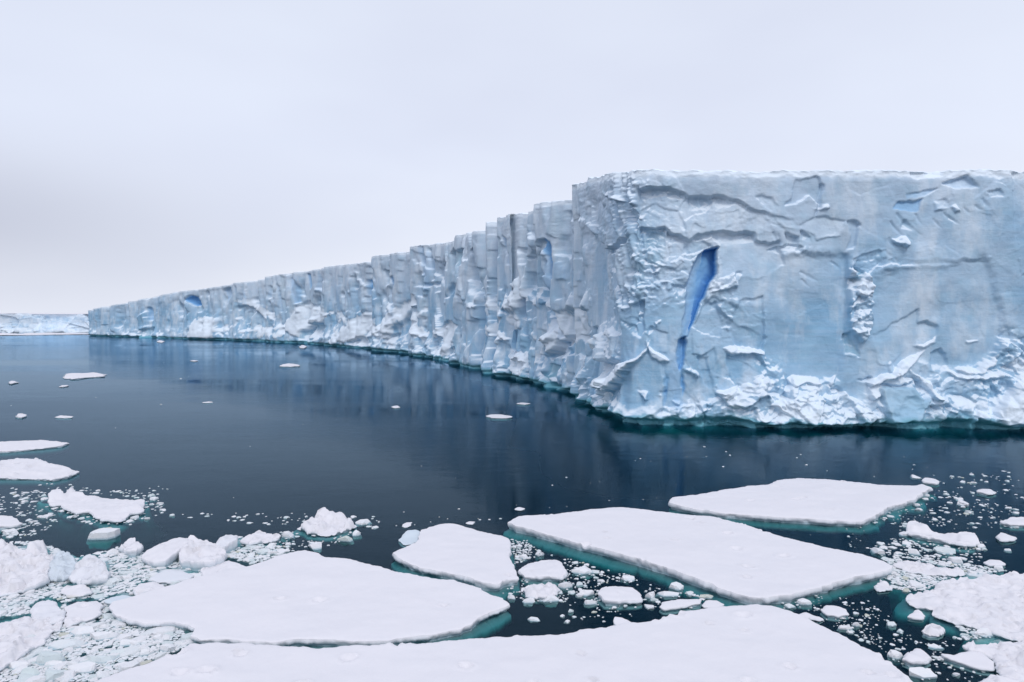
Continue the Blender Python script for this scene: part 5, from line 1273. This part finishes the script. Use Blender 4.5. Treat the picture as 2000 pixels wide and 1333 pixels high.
tag(link("brash_ice", bm_), "countless small crumbs of brash ice between the floes", "brash ice", kind="stuff")

# --- slush: soft half-sunken ice under the crowded brash
def slush(poly, seed, mean=-0.16, amp=0.26, step=0.17):
    G = np.array([ground(a, b) for a, b in poly]); (x0, y0), (x1, y1) = G.min(0), G.max(0)
    nx_, ny_ = int((x1 - x0) / step), int((y1 - y0) / step / 1.3)
    gx, gy = np.meshgrid(np.linspace(x0, x1, nx_), np.linspace(y0, y1, ny_), indexing="ij")
    sd = poly_sd(gx + 0.6 * fbm2(gx / 1.5, gy / 1.5, 3, seed), gy + 0.6 * fbm2(gx / 1.5 + 9, gy / 1.5, 3, seed + 1), G)
    z = mean + amp * fbm2(gx / 0.9, gy / 0.9, 4, seed + 2) + 0.35 * fbm2(gx / 5, gy / 5, 2, seed + 5) + 0.16 * (plates(gx / 0.8, gy / 0.8, seed + 9, .6)[0])
    z = np.minimum(z, 0.10) - 2.2 * sstep(0.5, -0.5, sd)
    f = grid_faces(nx_, ny_)
    keepv = (sd > -1.0).ravel(); f = f[keepv[f].all(1)]
    used = np.unique(f); remap = np.full(nx_ * ny_, -1); remap[used] = np.arange(len(used))
    V = np.stack([gx, gy, z], -1).reshape(-1, 3)[used]
    return V, remap[f]
SV, SF, n0 = [], [], 0
for i, (poly, mean) in enumerate([
        ([(-40, 1068), (60, 1062), (140, 1085), (240, 1072), (420, 1100), (380, 1140), (205, 1185), (190, 1215), (120, 1250), (60, 1300), (-40, 1330)], -0.09),
        ([(120, 1238), (250, 1228), (330, 1240), (368, 1252), (345, 1270), (280, 1290), (120, 1340), (-20, 1345), (60, 1290)], -0.16),
        ([(430, 1052), (470, 1048), (560, 1048), (540, 1075), (460, 1090), (420, 1090)], -0.30),
        ([(60, 975), (290, 975), (300, 1000), (220, 1025), (110, 1000)], -0.40),
        ([(1730, 1105), (1800, 1096), (1900, 1112), (2030, 1130), (2030, 1160), (1800, 1160), (1740, 1140)], -0.04),
        ([(1890, 1220), (2030, 1245), (2030, 1275), (1900, 1262)], -0.22)]):
    V, f = slush(poly, 800 + i * 20, mean)
    SV.append(V); SF.append(f + n0); n0 += len(V)
SVa = np.vstack(SV)
sl = mesh_from("slush", SVa, [np.vstack(SF)], M_BRASH, dict(wet=sstep(0.06, 0.0, SVa[:, 2]) * sstep(-0.1, -0.02, SVa[:, 2]) * 0.4, tone=0.5 + 0.3 * fbm2(SVa[:, 0] / 1.5, SVa[:, 1] / 1.5, 3, 871)))
tag(link("slush", sl), "grey-green half sunken slush beneath the crowded brash", "slush", kind="stuff")
